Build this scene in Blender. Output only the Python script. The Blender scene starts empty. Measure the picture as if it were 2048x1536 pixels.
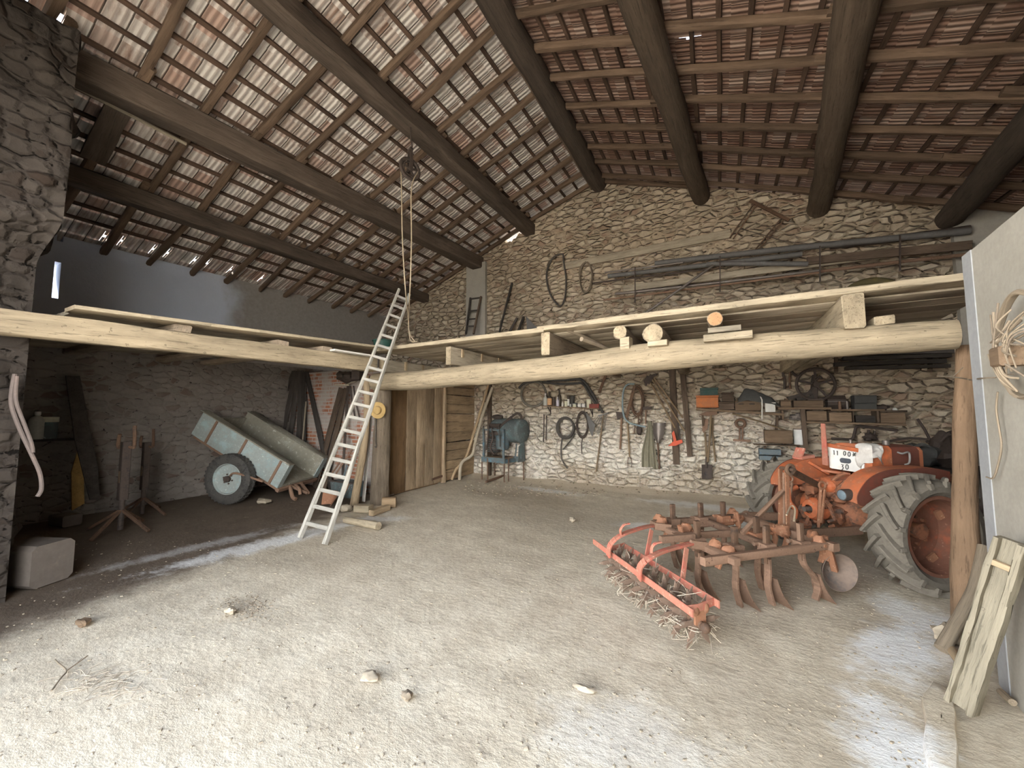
import bpy, math, random
from mathutils import Vector, Matrix, noise
random.seed(7)
R = math.radians
V = Vector
scene = bpy.context.scene
COL = scene.collection
# ---------------------------------------------------------------- camera
F = 772.0; HC = 1.7; YAW = R(28.3); PIT = R(4.2)
FW = V((-math.sin(YAW)*math.cos(PIT), math.cos(YAW)*math.cos(PIT), math.sin(PIT)))
RT = V((math.cos(YAW), math.sin(YAW), 0))
UP = V((math.sin(YAW)*math.sin(PIT), -math.cos(YAW)*math.sin(PIT), math.cos(PIT)))
C0 = V((0, 0, HC))
cam = bpy.data.cameras.new('camera'); cam.sensor_width = 36; cam.lens = 36*F/2048; cam.clip_start = .05; cam.clip_end = 200
co = bpy.data.objects.new('camera', cam); COL.objects.link(co)
co.matrix_world = Matrix(((RT.x, UP.x, -FW.x, 0), (RT.y, UP.y, -FW.y, 0), (RT.z, UP.z, -FW.z, HC), (0, 0, 0, 1)))
scene.camera = co
# measured points: the line of sight of a photo point met with a known plane of the barn
def ray(px, py): return FW + RT*((px-1024)/F) + UP*((768-py)/F)
def onz(px, py, z=0.0): d = ray(px, py); return C0 + d*((z-HC)/d.z)
def ony(px, py, y): d = ray(px, py); return C0 + d*(y/d.y)
def onx(px, py, x): d = ray(px, py); return C0 + d*(x/d.x)
def onp(px, py, p, n): d = ray(px, py); return C0 + d*((V(p)-C0).dot(V(n))/d.dot(V(n)))
def dep(px, py, d): return C0 + ray(px, py)*d
def depth(p): return (V(p)-C0).dot(FW)
def lerp(a, b, t): return V(a)*(1-t) + V(b)*t
YB = 8.95                                   # face of the back gable wall
def bk(px, py, off=.04): return ony(px, py, YB-off)
ORD = ['first', 'second', 'third', 'fourth', 'fifth', 'sixth', 'seventh', 'eighth', 'ninth', 'tenth', 'eleventh', 'twelfth', 'thirteenth', 'fourteenth', 'fifteenth',
       'sixteenth', 'seventeenth', 'eighteenth', 'nineteenth', 'twentieth', 'twenty-first', 'twenty-second', 'twenty-third', 'twenty-fourth']
# ---------------------------------------------------------------- mesh builder
class MB:
    def __init__(s): s.v = []; s.f = []; s.g = []; s.r = []
    def _add(s, pts, faces, gc, rv=None):
        o = len(s.v); rv = random.random() if rv is None else rv
        s.v += [tuple(p) for p in pts]; s.f += [tuple(i+o for i in f) for f in faces]
        s.g += [tuple(p) for p in gc]; s.r += [rv]*len(pts); return s
    def rings(s, rings, gcs, closed=False, caps=True):
        n = len(rings[0]); m = len(rings); pts = [p for r in rings for p in r]; gc = [p for r in gcs for p in r]; fs = []
        for i in range(m if closed else m-1):
            j = (i+1) % m
            for k in range(n):
                l = (k+1) % n; fs.append((i*n+k, i*n+l, j*n+l, j*n+k))
        if caps and not closed:
            fs.append(tuple(range(n-1, -1, -1))); fs.append(tuple((m-1)*n+k for k in range(n)))
        return s._add(pts, fs, gc)
    def beam(s, a, b, w, h, up=(0, 0, 1), seg=1, rough=0, taper=1, ch=None, bow=0):
        a = V(a); b = V(b); t = b-a; L = t.length; t = t/max(L, 1e-6); up = V(up)
        if abs(t.dot(up)) > .98: up = V((0, 1, 0)) if abs(t.y) < .9 else V((1, 0, 0))
        x = t.cross(up).normalized(); y = x.cross(t)
        c = min(w, h)*.09 if ch is None else ch
        off = V((random.uniform(0, 50), random.uniform(0, 50), random.uniform(0, 50)))
        rs, gs = [], []
        for i in range(seg+1):
            q = i/seg; k = 1+(taper-1)*q; W, H = w*k/2, h*k/2; p = a+t*(L*q)+y*(bow*math.sin(math.pi*q))
            cs = [(W-c, -H), (W, -H+c), (W, H-c), (W-c, H), (-W+c, H), (-W, H-c), (-W, -H+c), (-W+c, -H)]
            r_, g_ = [], []
            for (cx, cy) in cs:
                j1, j2 = (random.gauss(0, rough), random.gauss(0, rough)) if rough else (0, 0)
                r_.append(p+x*(cx+j1)+y*(cy+j2)); g_.append(off+V((L*q, cx, cy)))
            rs.append(r_); gs.append(g_)
        return s.rings(rs, gs)
    def box(s, c, sx, sy, sz, rz=0, ch=None, tilt=None):
        m = Matrix.Rotation(rz, 3, 'Z')
        if tilt is not None: m = m @ tilt
        d = m @ V((sx/2, 0, 0)); c = V(c)
        return s.beam(c-d, c+d, sy, sz, up=m @ V((0, 0, 1)), ch=ch)
    def tube(s, pts, r, n=8, closed=False, caps=True, rough=0, sub=0, seed=None):
        pts = [V(p) for p in pts]
        if sub: pts, r = smooth_path(pts, r, sub, closed)
        m = len(pts); off = V((random.uniform(0, 50), random.uniform(0, 50), random.uniform(0, 50)))
        rad = list(r) if isinstance(r, (list, tuple)) else [r]*m
        rs, gs = [], []; nx = None; L = 0
        for i in range(m):
            if closed: t = pts[(i+1) % m]-pts[i-1]
            else: t = pts[min(i+1, m-1)]-pts[max(i-1, 0)]
            t.normalize()
            if nx is None:
                ref = V((0, 0, 1)) if abs(t.z) < .9 else V((1, 0, 0)); nx = t.cross(ref).normalized()
            else:
                nx = (nx-t*nx.dot(t)); nx = nx.normalized() if nx.length > 1e-6 else t.orthogonal().normalized()
            ny = t.cross(nx)
            if i: L += (pts[i]-pts[i-1]).length
            r_, g_ = [], []
            for k in range(n):
                a = 2*math.pi*k/n; d = nx*math.cos(a)+ny*math.sin(a)
                rr = rad[i]
                if rough: rr *= 1+rough*noise.noise(V((L*1.6, math.cos(a)*1.2+off.x, math.sin(a)*1.2+off.y)))+rough*.5*noise.noise(V((L*5, math.cos(a)*3+off.x, math.sin(a)*3+off.y)))
                r_.append(pts[i]+d*rr); g_.append(off+V((L, math.cos(a)*rr, math.sin(a)*rr)))
            rs.append(r_); gs.append(g_)
        return s.rings(rs, gs, closed, caps)
    def cyl(s, a, b, r, n=16, r2=None): return s.tube([a, b], [r, r if r2 is None else r2], n)
    def lathe(s, prof, org, axis=(0, 0, 1), n=28, closed=False, caps=True):
        ax = V(axis).normalized(); x = ax.orthogonal().normalized(); y = ax.cross(x); org = V(org)
        rs = []
        for (r, h) in prof: rs.append([org+ax*h+(x*math.cos(2*math.pi*k/n)+y*math.sin(2*math.pi*k/n))*max(r, .0005) for k in range(n)])
        return s.rings(rs, rs, closed, caps)
    def torus(s, c, axis, R_, r, n=40, k=10, squash=1):
        pr = [(R_+r*math.cos(2*math.pi*i/k), r*squash*math.sin(2*math.pi*i/k)) for i in range(k)]
        return s.lathe(pr, c, axis, n, closed=True)
    def prism(s, poly, vec):
        poly = [V(p) for p in poly]; vec = V(vec); n = len(poly)
        nrm = V((0, 0, 0))
        for i in range(n): nrm += poly[i].cross(poly[(i+1) % n])
        if nrm.dot(vec) < 0: poly = poly[::-1]
        pts = poly+[p+vec for p in poly]
        fs = [tuple(range(n-1, -1, -1)), tuple(range(n, 2*n))]+[(i, (i+1) % n, n+(i+1) % n, n+i) for i in range(n)]
        return s._add(pts, fs, pts)
    def ball(s, c, r, sc=(1, 1, 1), n=16, m=10, rough=0, rot=None):
        c = V(c); rs, o = [], V((random.uniform(0, 99), random.uniform(0, 99), 0))
        for i in range(1, m):
            a = math.pi*i/m; ring = []
            for k in range(n):
                b = 2*math.pi*k/n; d = V((math.sin(a)*math.cos(b), math.sin(a)*math.sin(b), -math.cos(a)))
                q = r*(1+(rough*noise.noise(d*1.7+o) if rough else 0)); d = V((d.x*sc[0], d.y*sc[1], d.z*sc[2]))*q
                if rot: d = rot @ d
                ring.append(c+d)
            rs.append(ring)
        return s.rings(rs, rs)
    def sheet(s, grid, th=.004):                         # grid[i][j] of points -> closed thin skin
        m, n = len(grid), len(grid[0]); P = [[V(p) for p in r] for r in grid]
        nn = (P[-1][0]-P[0][0]).cross(P[0][-1]-P[0][0]).normalized()*th
        A = [p for r in P for p in r]; B = [p+nn for p in A]; N = m*n; fs = []
        for i in range(m-1):
            for j in range(n-1):
                a, b, c, d = i*n+j, i*n+j+1, (i+1)*n+j+1, (i+1)*n+j
                fs.append((a, b, c, d)); fs.append((N+d, N+c, N+b, N+a))
        bd = [j for j in range(n)]+[i*n+n-1 for i in range(1, m)]+[(m-1)*n+j for j in range(n-2, -1, -1)]+[i*n for i in range(m-2, 0, -1)]
        for k in range(len(bd)):
            a, b = bd[k], bd[(k+1) % len(bd)]; fs.append((b, a, N+a, N+b))
        return s._add(A+B, fs, A+B)
    def grid(s, grid):
        m, n = len(grid), len(grid[0]); A = [V(p) for r in grid for p in r]
        return s._add(A, [(i*n+j, i*n+j+1, (i+1)*n+j+1, (i+1)*n+j) for i in range(m-1) for j in range(n-1)], A)
    def build(s, name, mat, parent=None, ang=40, origin=None):
        me = bpy.data.meshes.new(name)
        if origin is not None: o = V(origin)
        elif parent is not None: o = V(parent['_w'])
        else:
            xs = [p[0] for p in s.v]; ys = [p[1] for p in s.v]; zs = [p[2] for p in s.v]
            o = V(((min(xs)+max(xs))/2, (min(ys)+max(ys))/2, min(zs)))
        me.from_pydata([(p[0]-o.x, p[1]-o.y, p[2]-o.z) for p in s.v], [], s.f)
        at = me.attributes.new('gc', 'FLOAT_VECTOR', 'POINT'); at.data.foreach_set('vector', [c for p in s.g for c in p])
        at = me.attributes.new('rv', 'FLOAT', 'POINT'); at.data.foreach_set('value', s.r)
        for p in me.polygons: p.use_smooth = True
        me.set_sharp_from_angle(angle=R(ang))
        me.materials.append(mat)
        ob = bpy.data.objects.new(name, me); COL.objects.link(ob)
        if parent is not None: ob.parent = parent; ob.location = o-V(parent['_w'])
        else: ob.location = o
        ob['_w'] = tuple(o)
        return ob
def smooth_path(pts, r, sub, closed=False):
    m = len(pts); rad = list(r) if isinstance(r, (list, tuple)) else [r]*m; P, Q = [], []
    for i in range(m if closed else m-1):
        g = (lambda k: pts[k % m]) if closed else (lambda k: pts[max(0, min(m-1, k))])
        p0, p1, p2, p3 = g(i-1), g(i), g(i+1), g(i+2)
        for q in range(sub):
            t = q/sub
            P.append(.5*((2*p1)+(p2-p0)*t+(2*p0-5*p1+4*p2-p3)*t*t+(3*p1-p0-3*p2+p3)*t**3)); Q.append(rad[i]*(1-t)+rad[(i+1) % m]*t)
    if not closed: P.append(pts[-1]); Q.append(rad[-1])
    return P, Q
def tag(o, label, cat, group=None):
    o['label'] = label; o['category'] = cat
    if group: o['group'] = group
    return o
def thing(name, label, cat, loc, group=None):
    e = bpy.data.objects.new(name, None); COL.objects.link(e); e.empty_display_size = .1; e.location = V(loc); e['_w'] = tuple(V(loc))
    return tag(e, label, cat, group)
def mk(name, mb, mat, label, cat, group=None, ang=40): return tag(mb.build(name, mat, ang=ang), label, cat, group)
def struct(name, mb, mat, parent=None, ang=40):
    o = mb.build(name, mat, parent, ang, origin=None if parent is not None else (0, 0, 0))
    if parent is None: o['kind'] = 'structure'
    return o
# ---------------------------------------------------------------- materials
class NT:
    def __init__(s, name):
        s.m = bpy.data.materials.new(name); s.m.use_nodes = True; s.t = s.m.node_tree; s.b = s.t.nodes['Principled BSDF']
    def n(s, ty, ins=None, **kw):
        x = s.t.nodes.new(ty)
        for k, v in kw.items(): setattr(x, k, v)
        for k, v in (ins or {}).items():
            if hasattr(v, 'is_linked') or isinstance(v, bpy.types.NodeSocket): s.t.links.new(v, x.inputs[k])
            else: x.inputs[k].default_value = v
        return x
    def math(s, op, a, b=None, c=False):
        i = {0: a}
        if b is not None: i[1] = b
        x = s.n('ShaderNodeMath', i, operation=op); x.use_clamp = c; return x.outputs[0]
    def vm(s, op, a, b): return s.n('ShaderNodeVectorMath', {0: a, 1: b}, operation=op).outputs[0]
    def map(s, v, scale, loc=(0, 0, 0)): return s.n('ShaderNodeMapping', {0: v, 'Location': loc, 'Scale': scale}).outputs[0]
    def noise(s, v, scale, detail=4, rough=.6, col=False, dist=0):
        x = s.n('ShaderNodeTexNoise', {'Vector': v, 'Scale': scale, 'Detail': detail, 'Roughness': rough, 'Distortion': dist}); return x.outputs[1 if col else 0]
    def ramp(s, f, stops, interp='LINEAR'):
        x = s.n('ShaderNodeValToRGB', {0: f}); e = x.color_ramp.elements; x.color_ramp.interpolation = interp
        while len(e) < len(stops): e.new(.5)
        for k, (p, c) in enumerate(stops): e[k].position = p; e[k].color = (c, c, c, 1) if isinstance(c, (int, float)) else tuple(c)+(1,)
        return x.outputs[0]
    def mix(s, f, a, b, mode='MIX'):
        a = a+(1,) if isinstance(a, tuple) else a; b = b+(1,) if isinstance(b, tuple) else b
        x = s.n('ShaderNodeMix', data_type='RGBA', blend_type=mode)
        for k, v in ((0, f), (6, a), (7, b)):
            if isinstance(v, bpy.types.NodeSocket): s.t.links.new(v, x.inputs[k])
            else: x.inputs[k].default_value = v
        return x.outputs[2]
    def smooth(s, v, a, b):
        x = s.n('ShaderNodeMapRange', {0: v, 1: a, 2: b}); x.interpolation_type = 'SMOOTHSTEP'; return x.outputs[0]
    def pos(s): return s.n('ShaderNodeNewGeometry').outputs['Position']
    def attr(s, nm, out=1): return s.n('ShaderNodeAttribute', attribute_name=nm).outputs[out]
    def bump(s, h, strength=.5, dist=.01, nrm=None):
        i = {'Strength': strength, 'Distance': dist, 'Height': h}
        if nrm is not None: i['Normal'] = nrm
        return s.n('ShaderNodeBump', i).outputs[0]
    def out(s, col, rough=.85, metal=0, nrm=None, **kw):
        for k, v in (('Base Color', col), ('Roughness', rough), ('Metallic', metal), ('Normal', nrm)):
            if v is None: continue
            if isinstance(v, bpy.types.NodeSocket): s.t.links.new(v, s.b.inputs[k])
            else: s.b.inputs[k].default_value = v+(1,) if isinstance(v, tuple) else v
        s.b.inputs['Specular IOR Level'].default_value = kw.get('spec', .3)
        return s.m
def sc3(c, k): return tuple(min(1, x*k) for x in c)
def wood(name, c, dark=.45, light=1.25, rough=.85, bump=.6, grain=9, var=.35, spots=.0):
    t = NT(name); g = t.attr('gc'); rv = t.attr('rv', 2)
    v = t.map(g, (.9, grain, grain)); n1 = t.noise(v, 1.6, 7, .65, dist=.6); n2 = t.noise(t.map(g, (1.5, 2.5, 2.5)), 1.2, 3)
    n3 = t.noise(t.map(g, (2.2, grain*5, grain*5)), 1.5, 4, .7)
    f = t.math('ADD', t.math('MULTIPLY', n1, .65), t.math('MULTIPLY', n2, .35))
    col = t.ramp(f, [(.28, sc3(c, dark)), (.45, sc3(c, .82)), (.55, c), (.72, sc3(c, light))])
    crack = t.smooth(n3, .36, .44)
    col = t.mix(t.math('MULTIPLY', t.math('SUBTRACT', 1, crack), .55), col, sc3(c, dark*.5))
    col = t.mix(1.0, col, t.ramp(rv, [(0, 1-var), (1, 1+var*.3)]), 'MULTIPLY')
    if spots:
        k = t.smooth(t.noise(g, 26, 2), .66, .72); col = t.mix(t.math('MULTIPLY', k, spots), col, sc3(c, .25))
    return t.out(col, rough, 0, t.bump(t.math('ADD', n1, t.math('MULTIPLY', n3, .6)), bump, .012))
def paint(name, c, c2=None, amt=.45, scale=6, rough=.7, metal=0, bump=.25, c3=None, stretch=(1, 1, 1), var=0.0, spec=.3):
    """c with patches of c2 (rust, dirt, wear) and fine specks of c3"""
    t = NT(name); g = t.map(t.attr('gc'), stretch); c2 = c2 or sc3(c, .6)
    n = t.noise(g, scale, 8, .68); n2 = t.noise(g, scale*4.3, 4, .6)
    f = t.smooth(t.math('ADD', n, t.math('MULTIPLY', t.math('SUBTRACT', n2, .5), .35)), 1-amt-.12-.18, 1-amt+.12-.18)
    big = t.noise(g, scale*.45, 3); col = t.mix(t.math('MULTIPLY', f, .95), t.mix(1.0, c, t.ramp(big, [(.3, .78), (.7, 1.12)]), 'MULTIPLY'), t.mix(n2, sc3(c2, .75), sc3(c2, 1.25)))
    if c3: col = t.mix(t.smooth(n2, .62, .7), col, c3)
    if var: col = t.mix(1.0, col, t.ramp(t.attr('rv', 2), [(0, 1-var), (1, 1.0)]), 'MULTIPLY')
    return t.out(col, rough, metal, t.bump(t.math('ADD', n, t.math('MULTIPLY', n2, .5)), bump, .006), spec=spec)
def stone_mat(name, hi, lo, mortar, sx=.235, sz=.112, tint=None, depthb=.05, wash=0.0, axis='y'):
    t = NT(name); p = t.pos()
    d = t.noise(p, 2.6, 3, .55, col=True); pd = t.vm('ADD', p, t.vm('MULTIPLY', t.vm('SUBTRACT', d, (.5, .5, .5)), (.09, .09, .08)))
    d2 = t.noise(p, 11, 3, .6, col=True); pd = t.vm('ADD', pd, t.vm('MULTIPLY', t.vm('SUBTRACT', d2, (.5, .5, .5)), (.045, .045, .035)))
    sc = (1/sx, .9, 1/sz) if axis == 'y' else ((.9, 1/sx, 1/sz) if axis == 'x' else (1/sx, 1/sx, 1/sz))
    v = t.map(pd, sc)
    e = t.n('ShaderNodeTexVoronoi', {'Vector': v, 'Scale': 1.0, 'Randomness': .85}, feature='DISTANCE_TO_EDGE').outputs['Distance']
    vc = t.n('ShaderNodeTexVoronoi', {'Vector': v, 'Scale': 1.0, 'Randomness': .85}, feature='F1')
    cr = t.n('ShaderNodeSeparateColor', {0: vc.outputs['Color']})
    n1 = t.noise(p, 22, 6, .7); n2 = t.noise(p, .7, 3); n3 = t.noise(t.map(p, (3, 3, 9)), 2.5, 5)
    f = t.math('ADD', t.math('MULTIPLY', cr.outputs[0], .5), t.math('MULTIPLY', n1, .5))
    st = t.ramp(f, [(.15, lo), (.45, lerp3(lo, hi, .55)), (.8, hi)])
    st = t.mix(t.smooth(cr.outputs[1], .78, .8), st, lerp3(lo, tuple(lo[0]*c for c in (.95, .62, .45)), .6))
    mm = t.smooth(t.math('ADD', e, t.math('MULTIPLY', t.math('SUBTRACT', n1, .5), .10)), .03, .13)        # 0 in the joint
    hole = t.smooth(t.math('ADD', e, t.math('MULTIPLY', n3, .16)), .10, .045+.055)
    mo = t.mix(n1, sc3(mortar, .7), sc3(mortar, 1.15))
    deep = t.math('MULTIPLY', t.smooth(n3, .47, .36), t.smooth(e, .05, .012))
    mo = t.mix(deep, mo, sc3(mortar, .16))
    covered = t.smooth(t.noise(p, 1.3, 4), .40, .56)                                   # places where mortar is smeared over the stones
    mk_ = t.math('MULTIPLY', mm, t.math('SUBTRACT', 1, t.math('MULTIPLY', covered, .55)))
    col = t.mix(mk_, mo, st)
    col = t.mix(1.0, col, t.ramp(n2, [(.3, .8), (.7, 1.12)]), 'MULTIPLY')
    if tint: col = tint(t, p, col, n1)
    h = t.math('ADD', t.math('ADD', t.smooth(e, 0, .22), t.math('MULTIPLY', n1, .28)), t.math('MULTIPLY', cr.outputs[2], .35))
    h = t.math('SUBTRACT', h, t.math('MULTIPLY', deep, .8))
    return t.out(col, .95, 0, t.bump(h, 1.0, depthb), spec=.1)
def lerp3(a, b, t): return tuple(a[i]*(1-t)+b[i]*t for i in range(3))
def whitewash(t, p, col, n1):
    s = t.n('ShaderNodeSeparateXYZ', {0: p}); n = t.noise(p, 1.6, 5, .6)
    zt = t.math('ADD', s.outputs[2], t.math('MULTIPLY', t.math('SUBTRACT', n, .5), 2.2))
    xt = t.math('ADD', s.outputs[0], t.math('MULTIPLY', t.math('SUBTRACT', n, .5), 2.5))
    k = t.math('MULTIPLY', t.smooth(zt, 2.3, 1.0), t.smooth(xt, 1.9, .2))
    k = t.math('MULTIPLY', k, t.smooth(t.math('ADD', n1, t.math('MULTIPLY', n, .6)), .6, .9))
    col = t.mix(t.math('MULTIPLY', k, .8), col, (.78, .74, .66))
    foot = t.math('MULTIPLY', t.smooth(zt, .75, .1), .55)
    return t.mix(foot, col, (.36, .29, .21))
M = {}
M['stone'] = stone_mat('back_wall_stone', (.66, .57, .44), (.40, .33, .24), (.52, .42, .305), tint=whitewash)
M['stone_left'] = stone_mat('left_wall_stone', (.24, .215, .19), (.15, .135, .12), (.225, .20, .175), .20, .115, axis='x', depthb=.012)
M['stone_pier'] = stone_mat('pier_stone', (.080, .068, .058), (.042, .036, .032), (.055, .046, .040), .17, .12, axis='z', depthb=.02)
# whitewashed brick partition
t = NT('partition_brick'); p = t.pos()
br = t.n('ShaderNodeTexBrick', {'Vector': t.map(p, (1, 1, 1)), 'Scale': 1.0, 'Mortar Size': .012, 'Brick Width': .27, 'Row Height': .085, 'Color1': (.40, .17, .10, 1), 'Color2': (.30, .13, .08, 1), 'Mortar': (.45, .41, .36, 1)})
sp = t.n('ShaderNodeSeparateXYZ', {0: p}); cb = t.n('ShaderNodeCombineXYZ', {0: sp.outputs[0], 1: sp.outputs[2], 2: 0.0}); t.t.links.new(cb.outputs[0], br.inputs['Vector'])
n = t.noise(p, 2.2, 6, .65); col = t.mix(t.math('MULTIPLY', t.smooth(n, .41, .56), .85), br.outputs[0], (.42, .39, .36))
M['brick'] = t.out(col, .95, 0, t.bump(t.math('ADD', t.math('SUBTRACT', 1, br.outputs[1]), t.math('MULTIPLY', n, .3)), .6, .015), spec=.1)
def plaster(name, c, c2, sc=1.5, stain=None):
    t = NT(name); p = t.pos(); n = t.noise(p, sc, 6, .6); n2 = t.noise(p, 30, 4, .6)
    col = t.mix(t.smooth(n, .35, .65), c, c2); col = t.mix(.25, col, t.ramp(n2, [(.3, .55), (.7, 1.0)]), 'MULTIPLY')
    return t.out(col, .95, 0, t.bump(t.math('ADD', n2, n), .25, .006), spec=.1)
M['plaster'] = plaster('right_wall_plaster', (.37, .35, .305), (.44, .42, .37))
M['plaster_edge'] = plaster('wall_edge_cement', (.33, .345, .36), (.39, .40, .41))
M['plaster_glow'] = None
t = NT('left_wall_blue_glow'); p = t.pos(); n = t.noise(p, 1.3, 6, .6); n2 = t.noise(p, 14, 5, .65); sp = t.n('ShaderNodeSeparateXYZ', {0: p})
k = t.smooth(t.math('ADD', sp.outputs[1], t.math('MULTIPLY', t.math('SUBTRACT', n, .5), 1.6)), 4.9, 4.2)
col = t.mix(k, t.mix(n2, (.20, .185, .17), (.36, .33, .30)), t.mix(n, (.45, .49, .57), (.56, .60, .68)))  # bluish lens glow painted into the colour of the near stretch
M['plaster_glow'] = t.out(col, .95, 0, t.bump(t.math('ADD', n, n2), .4, .012), spec=.1)
M['cement'] = plaster('pilaster_cement', (.36, .34, .30), (.42, .39, .34))
# roof tiles seen from below: limey terracotta with ribs running down the slope
def tile_mat(name, stops, old, ribk):
    t = NT(name); g = t.attr('gc'); rv = t.attr('rv', 2)
    n = t.noise(t.map(g, (1.3, 7, 1)), 1.5, 7, .7, dist=.4); n2 = t.noise(g, 1.1, 4); sx = t.n('ShaderNodeSeparateXYZ', {0: g})
    tile_id = t.math('FLOOR', t.math('DIVIDE', sx.outputs[1], .215)); wn = t.n('ShaderNodeTexWhiteNoise', {'W': t.math('ADD', tile_id, t.math('MULTIPLY', rv, 57.3))}, noise_dimensions='1D').outputs[0]
    fr = t.math('FRACT', t.math('DIVIDE', sx.outputs[1], .215)); gap = t.smooth(t.math('ABSOLUTE', t.math('SUBTRACT', fr, .5)), .455, .49)
    rib = t.math('SINE', t.math('MULTIPLY', sx.outputs[1], 2*math.pi/.0717)); rib = t.math('ADD', rib, t.math('MULTIPLY', t.math('SUBTRACT', n, .5), 2.4))
    f = t.math('ADD', t.math('MULTIPLY', n, .72), t.math('MULTIPLY', wn, .28))
    col = t.ramp(f, stops)
    col = t.mix(t.math('MULTIPLY', t.smooth(wn, .9, .92), .75), col, old)
    col = t.mix(t.math('MULTIPLY', t.smooth(rib, .55, .98), ribk), col, (.20, .13, .10))
    col = t.mix(t.math('MULTIPLY', gap, .9), col, (.07, .05, .04))
    h = t.math('SUBTRACT', t.math('ADD', t.math('MULTIPLY', rib, -.4), t.math('MULTIPLY', n, .7)), t.math('MULTIPLY', gap, 1.2))
    return t.out(col, .95, 0, t.bump(h, .9, .02), spec=.1)
M['tile'] = tile_mat('limey_roof_tile', [(.28, (.34, .22, .17)), (.39, (.49, .41, .36)), (.47, (.63, .575, .53)), (.68, (.77, .73, .68))], (.40, .22, .155), .4)
M['tile_red'] = tile_mat('red_roof_tile', [(.30, (.20, .115, .085)), (.44, (.29, .185, .14)), (.54, (.38, .265, .21)), (.72, (.52, .43, .36))], (.22, .12, .085), .5)
# earth floor
t = NT('earth_floor'); p = t.pos(); sp = t.n('ShaderNodeSeparateXYZ', {0: p}); X, Y = sp.outputs[0], sp.outputs[1]
n1 = t.noise(p, .55, 5, .6); n2 = t.noise(p, 3.2, 7, .65); n3 = t.noise(p, 26, 6, .7); n4 = t.noise(t.map(p, (1, 1.8, 1)), 9, 5, .7)
f = t.math('ADD', t.math('MULTIPLY', n2, .5), t.math('MULTIPLY', n3, .5))
col = t.ramp(f, [(.30, (.41, .345, .26)), (.45, (.575, .505, .395)), (.56, (.67, .60, .48)), (.72, (.76, .695, .575))])
col = t.mix(t.math('MULTIPLY', t.smooth(n1, .46, .62), .4), col, (.44, .375, .285))
def blob(cx, cy, rx, ry, lo=.35, hi=.62, rot=0):
    q = t.n('ShaderNodeMapping', {0: t.vm('SUBTRACT', p, (cx, cy, 0)), 'Rotation': (0, 0, -rot), 'Scale': (1, 1, 0)}).outputs[0]
    q = t.vm('MULTIPLY', q, (1/rx, 1/ry, 0)); d = t.n('ShaderNodeVectorMath', {0: q}, operation='LENGTH').outputs['Value']
    k = t.math('ADD', t.math('SUBTRACT', 1, d), t.math('MULTIPLY', t.math('SUBTRACT', n2, .5), 1.6))
    k = t.math('ADD', k, t.math('MULTIPLY', t.math('SUBTRACT', n4, .5), .9)); return t.smooth(k, lo-.25, hi)
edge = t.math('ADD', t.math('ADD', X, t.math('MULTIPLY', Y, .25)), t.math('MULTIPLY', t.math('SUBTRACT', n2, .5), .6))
dirt_and_shade = t.math('MULTIPLY', t.smooth(edge, -4.35, -4.9), 1.0)  # dirt; its edge follows the shadow line, so shade is painted in too
col = t.mix(dirt_and_shade, col, t.mix(n2, (.115, .088, .066), (.20, .16, .125)))
wet = blob(-3.6, 7.1, 2.1, .75, .3, .7, -.1); col = t.mix(t.math('MULTIPLY', wet, .5), col, (.30, .24, .17))
wet2 = blob(-2.2, 6.0, 1.6, .9); col = t.mix(t.math('MULTIPLY', wet2, .35), col, (.30, .25, .19))
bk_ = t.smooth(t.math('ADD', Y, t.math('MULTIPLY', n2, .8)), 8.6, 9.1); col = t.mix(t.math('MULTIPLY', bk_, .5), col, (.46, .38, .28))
WHITE = []
for (cx, cy, rx, ry, rot, k) in ((.25, 7.2, 1.1, .55, .2, .8), (-1.1, 6.2, .5, .25, .3, .6), (-.2, 8.0, 1.9, .35, 0, .6), (-3.4, 7.95, 1.2, .28, -.1, .6), (1.10, 3.95, .85, .33, 1.1, .95),
                              (.74, 2.75, .30, .75, .05, .95), (.60, 1.8, .34, .6, .1, .95), (1.4, 4.6, .4, .6, .5, .7), (-5.25, 3.3, .32, 1.9, -.12, .75), (-5.9, 2.6, .22, 1.4, -.1, .35), (-4.9, 4.6, .7, .25, .6, .55), (-.5, 2.2, .6, .4, .3, .3)):
    w = blob(cx, cy, rx, ry, .3, .75, rot); col = t.mix(t.math('MULTIPLY', w, k), col, (.87, .88, .88))
speck = t.smooth(t.noise(p, 60, 2, .5), .66, .72); col = t.mix(t.math('MULTIPLY', speck, .45), col, (.28, .23, .17))
pit = t.math('MULTIPLY', t.smooth(t.noise(p, 7, 6, .72), .60, .70), .45); col = t.mix(pit, col, (.36, .29, .215))
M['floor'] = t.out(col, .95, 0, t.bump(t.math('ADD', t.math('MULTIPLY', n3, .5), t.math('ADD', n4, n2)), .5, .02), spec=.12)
M['ground'] = paint('yard_earth', (.48, .44, .38), (.42, .38, .32), .5, 1.0, .95)
M['beam'] = wood('roof_beam_wood', (.120, .092, .072), .5, 1.5, .9, .8)
M['beam2'] = wood('round_purlin_wood', (.145, .107, .077), .5, 1.4, .9, .9)
M['rafter'] = wood('rafter_wood', (.175, .118, .080), .5, 1.35)
M['batten'] = wood('batten_wood', (.115, .072, .050), .5, 1.4)
M['log'] = wood('pale_log_wood', (.425, .345, .235), .38, 1.35, .85, 1.1, 7, .2, .6)
M['board'] = wood('loft_board_wood', (.45, .375, .265), .42, 1.3, .85, .7, 8, .22, .4)
M['under'] = wood('dusty_board_wood', (.46, .395, .30), .5, 1.25, .9, .6, 7, .3)
M['bark'] = wood('barky_joist_wood', (.33, .265, .195), .45, 1.4, .9, 1.0, 6, .3)
M['post'] = wood('corner_post_wood', (.235, .185, .135), .35, 1.7, .9, 1.2, 11, .2, .5)
M['postr'] = wood('brown_post_wood', (.26, .17, .105), .6, 1.25, .9, .9, 5, .1)
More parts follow.
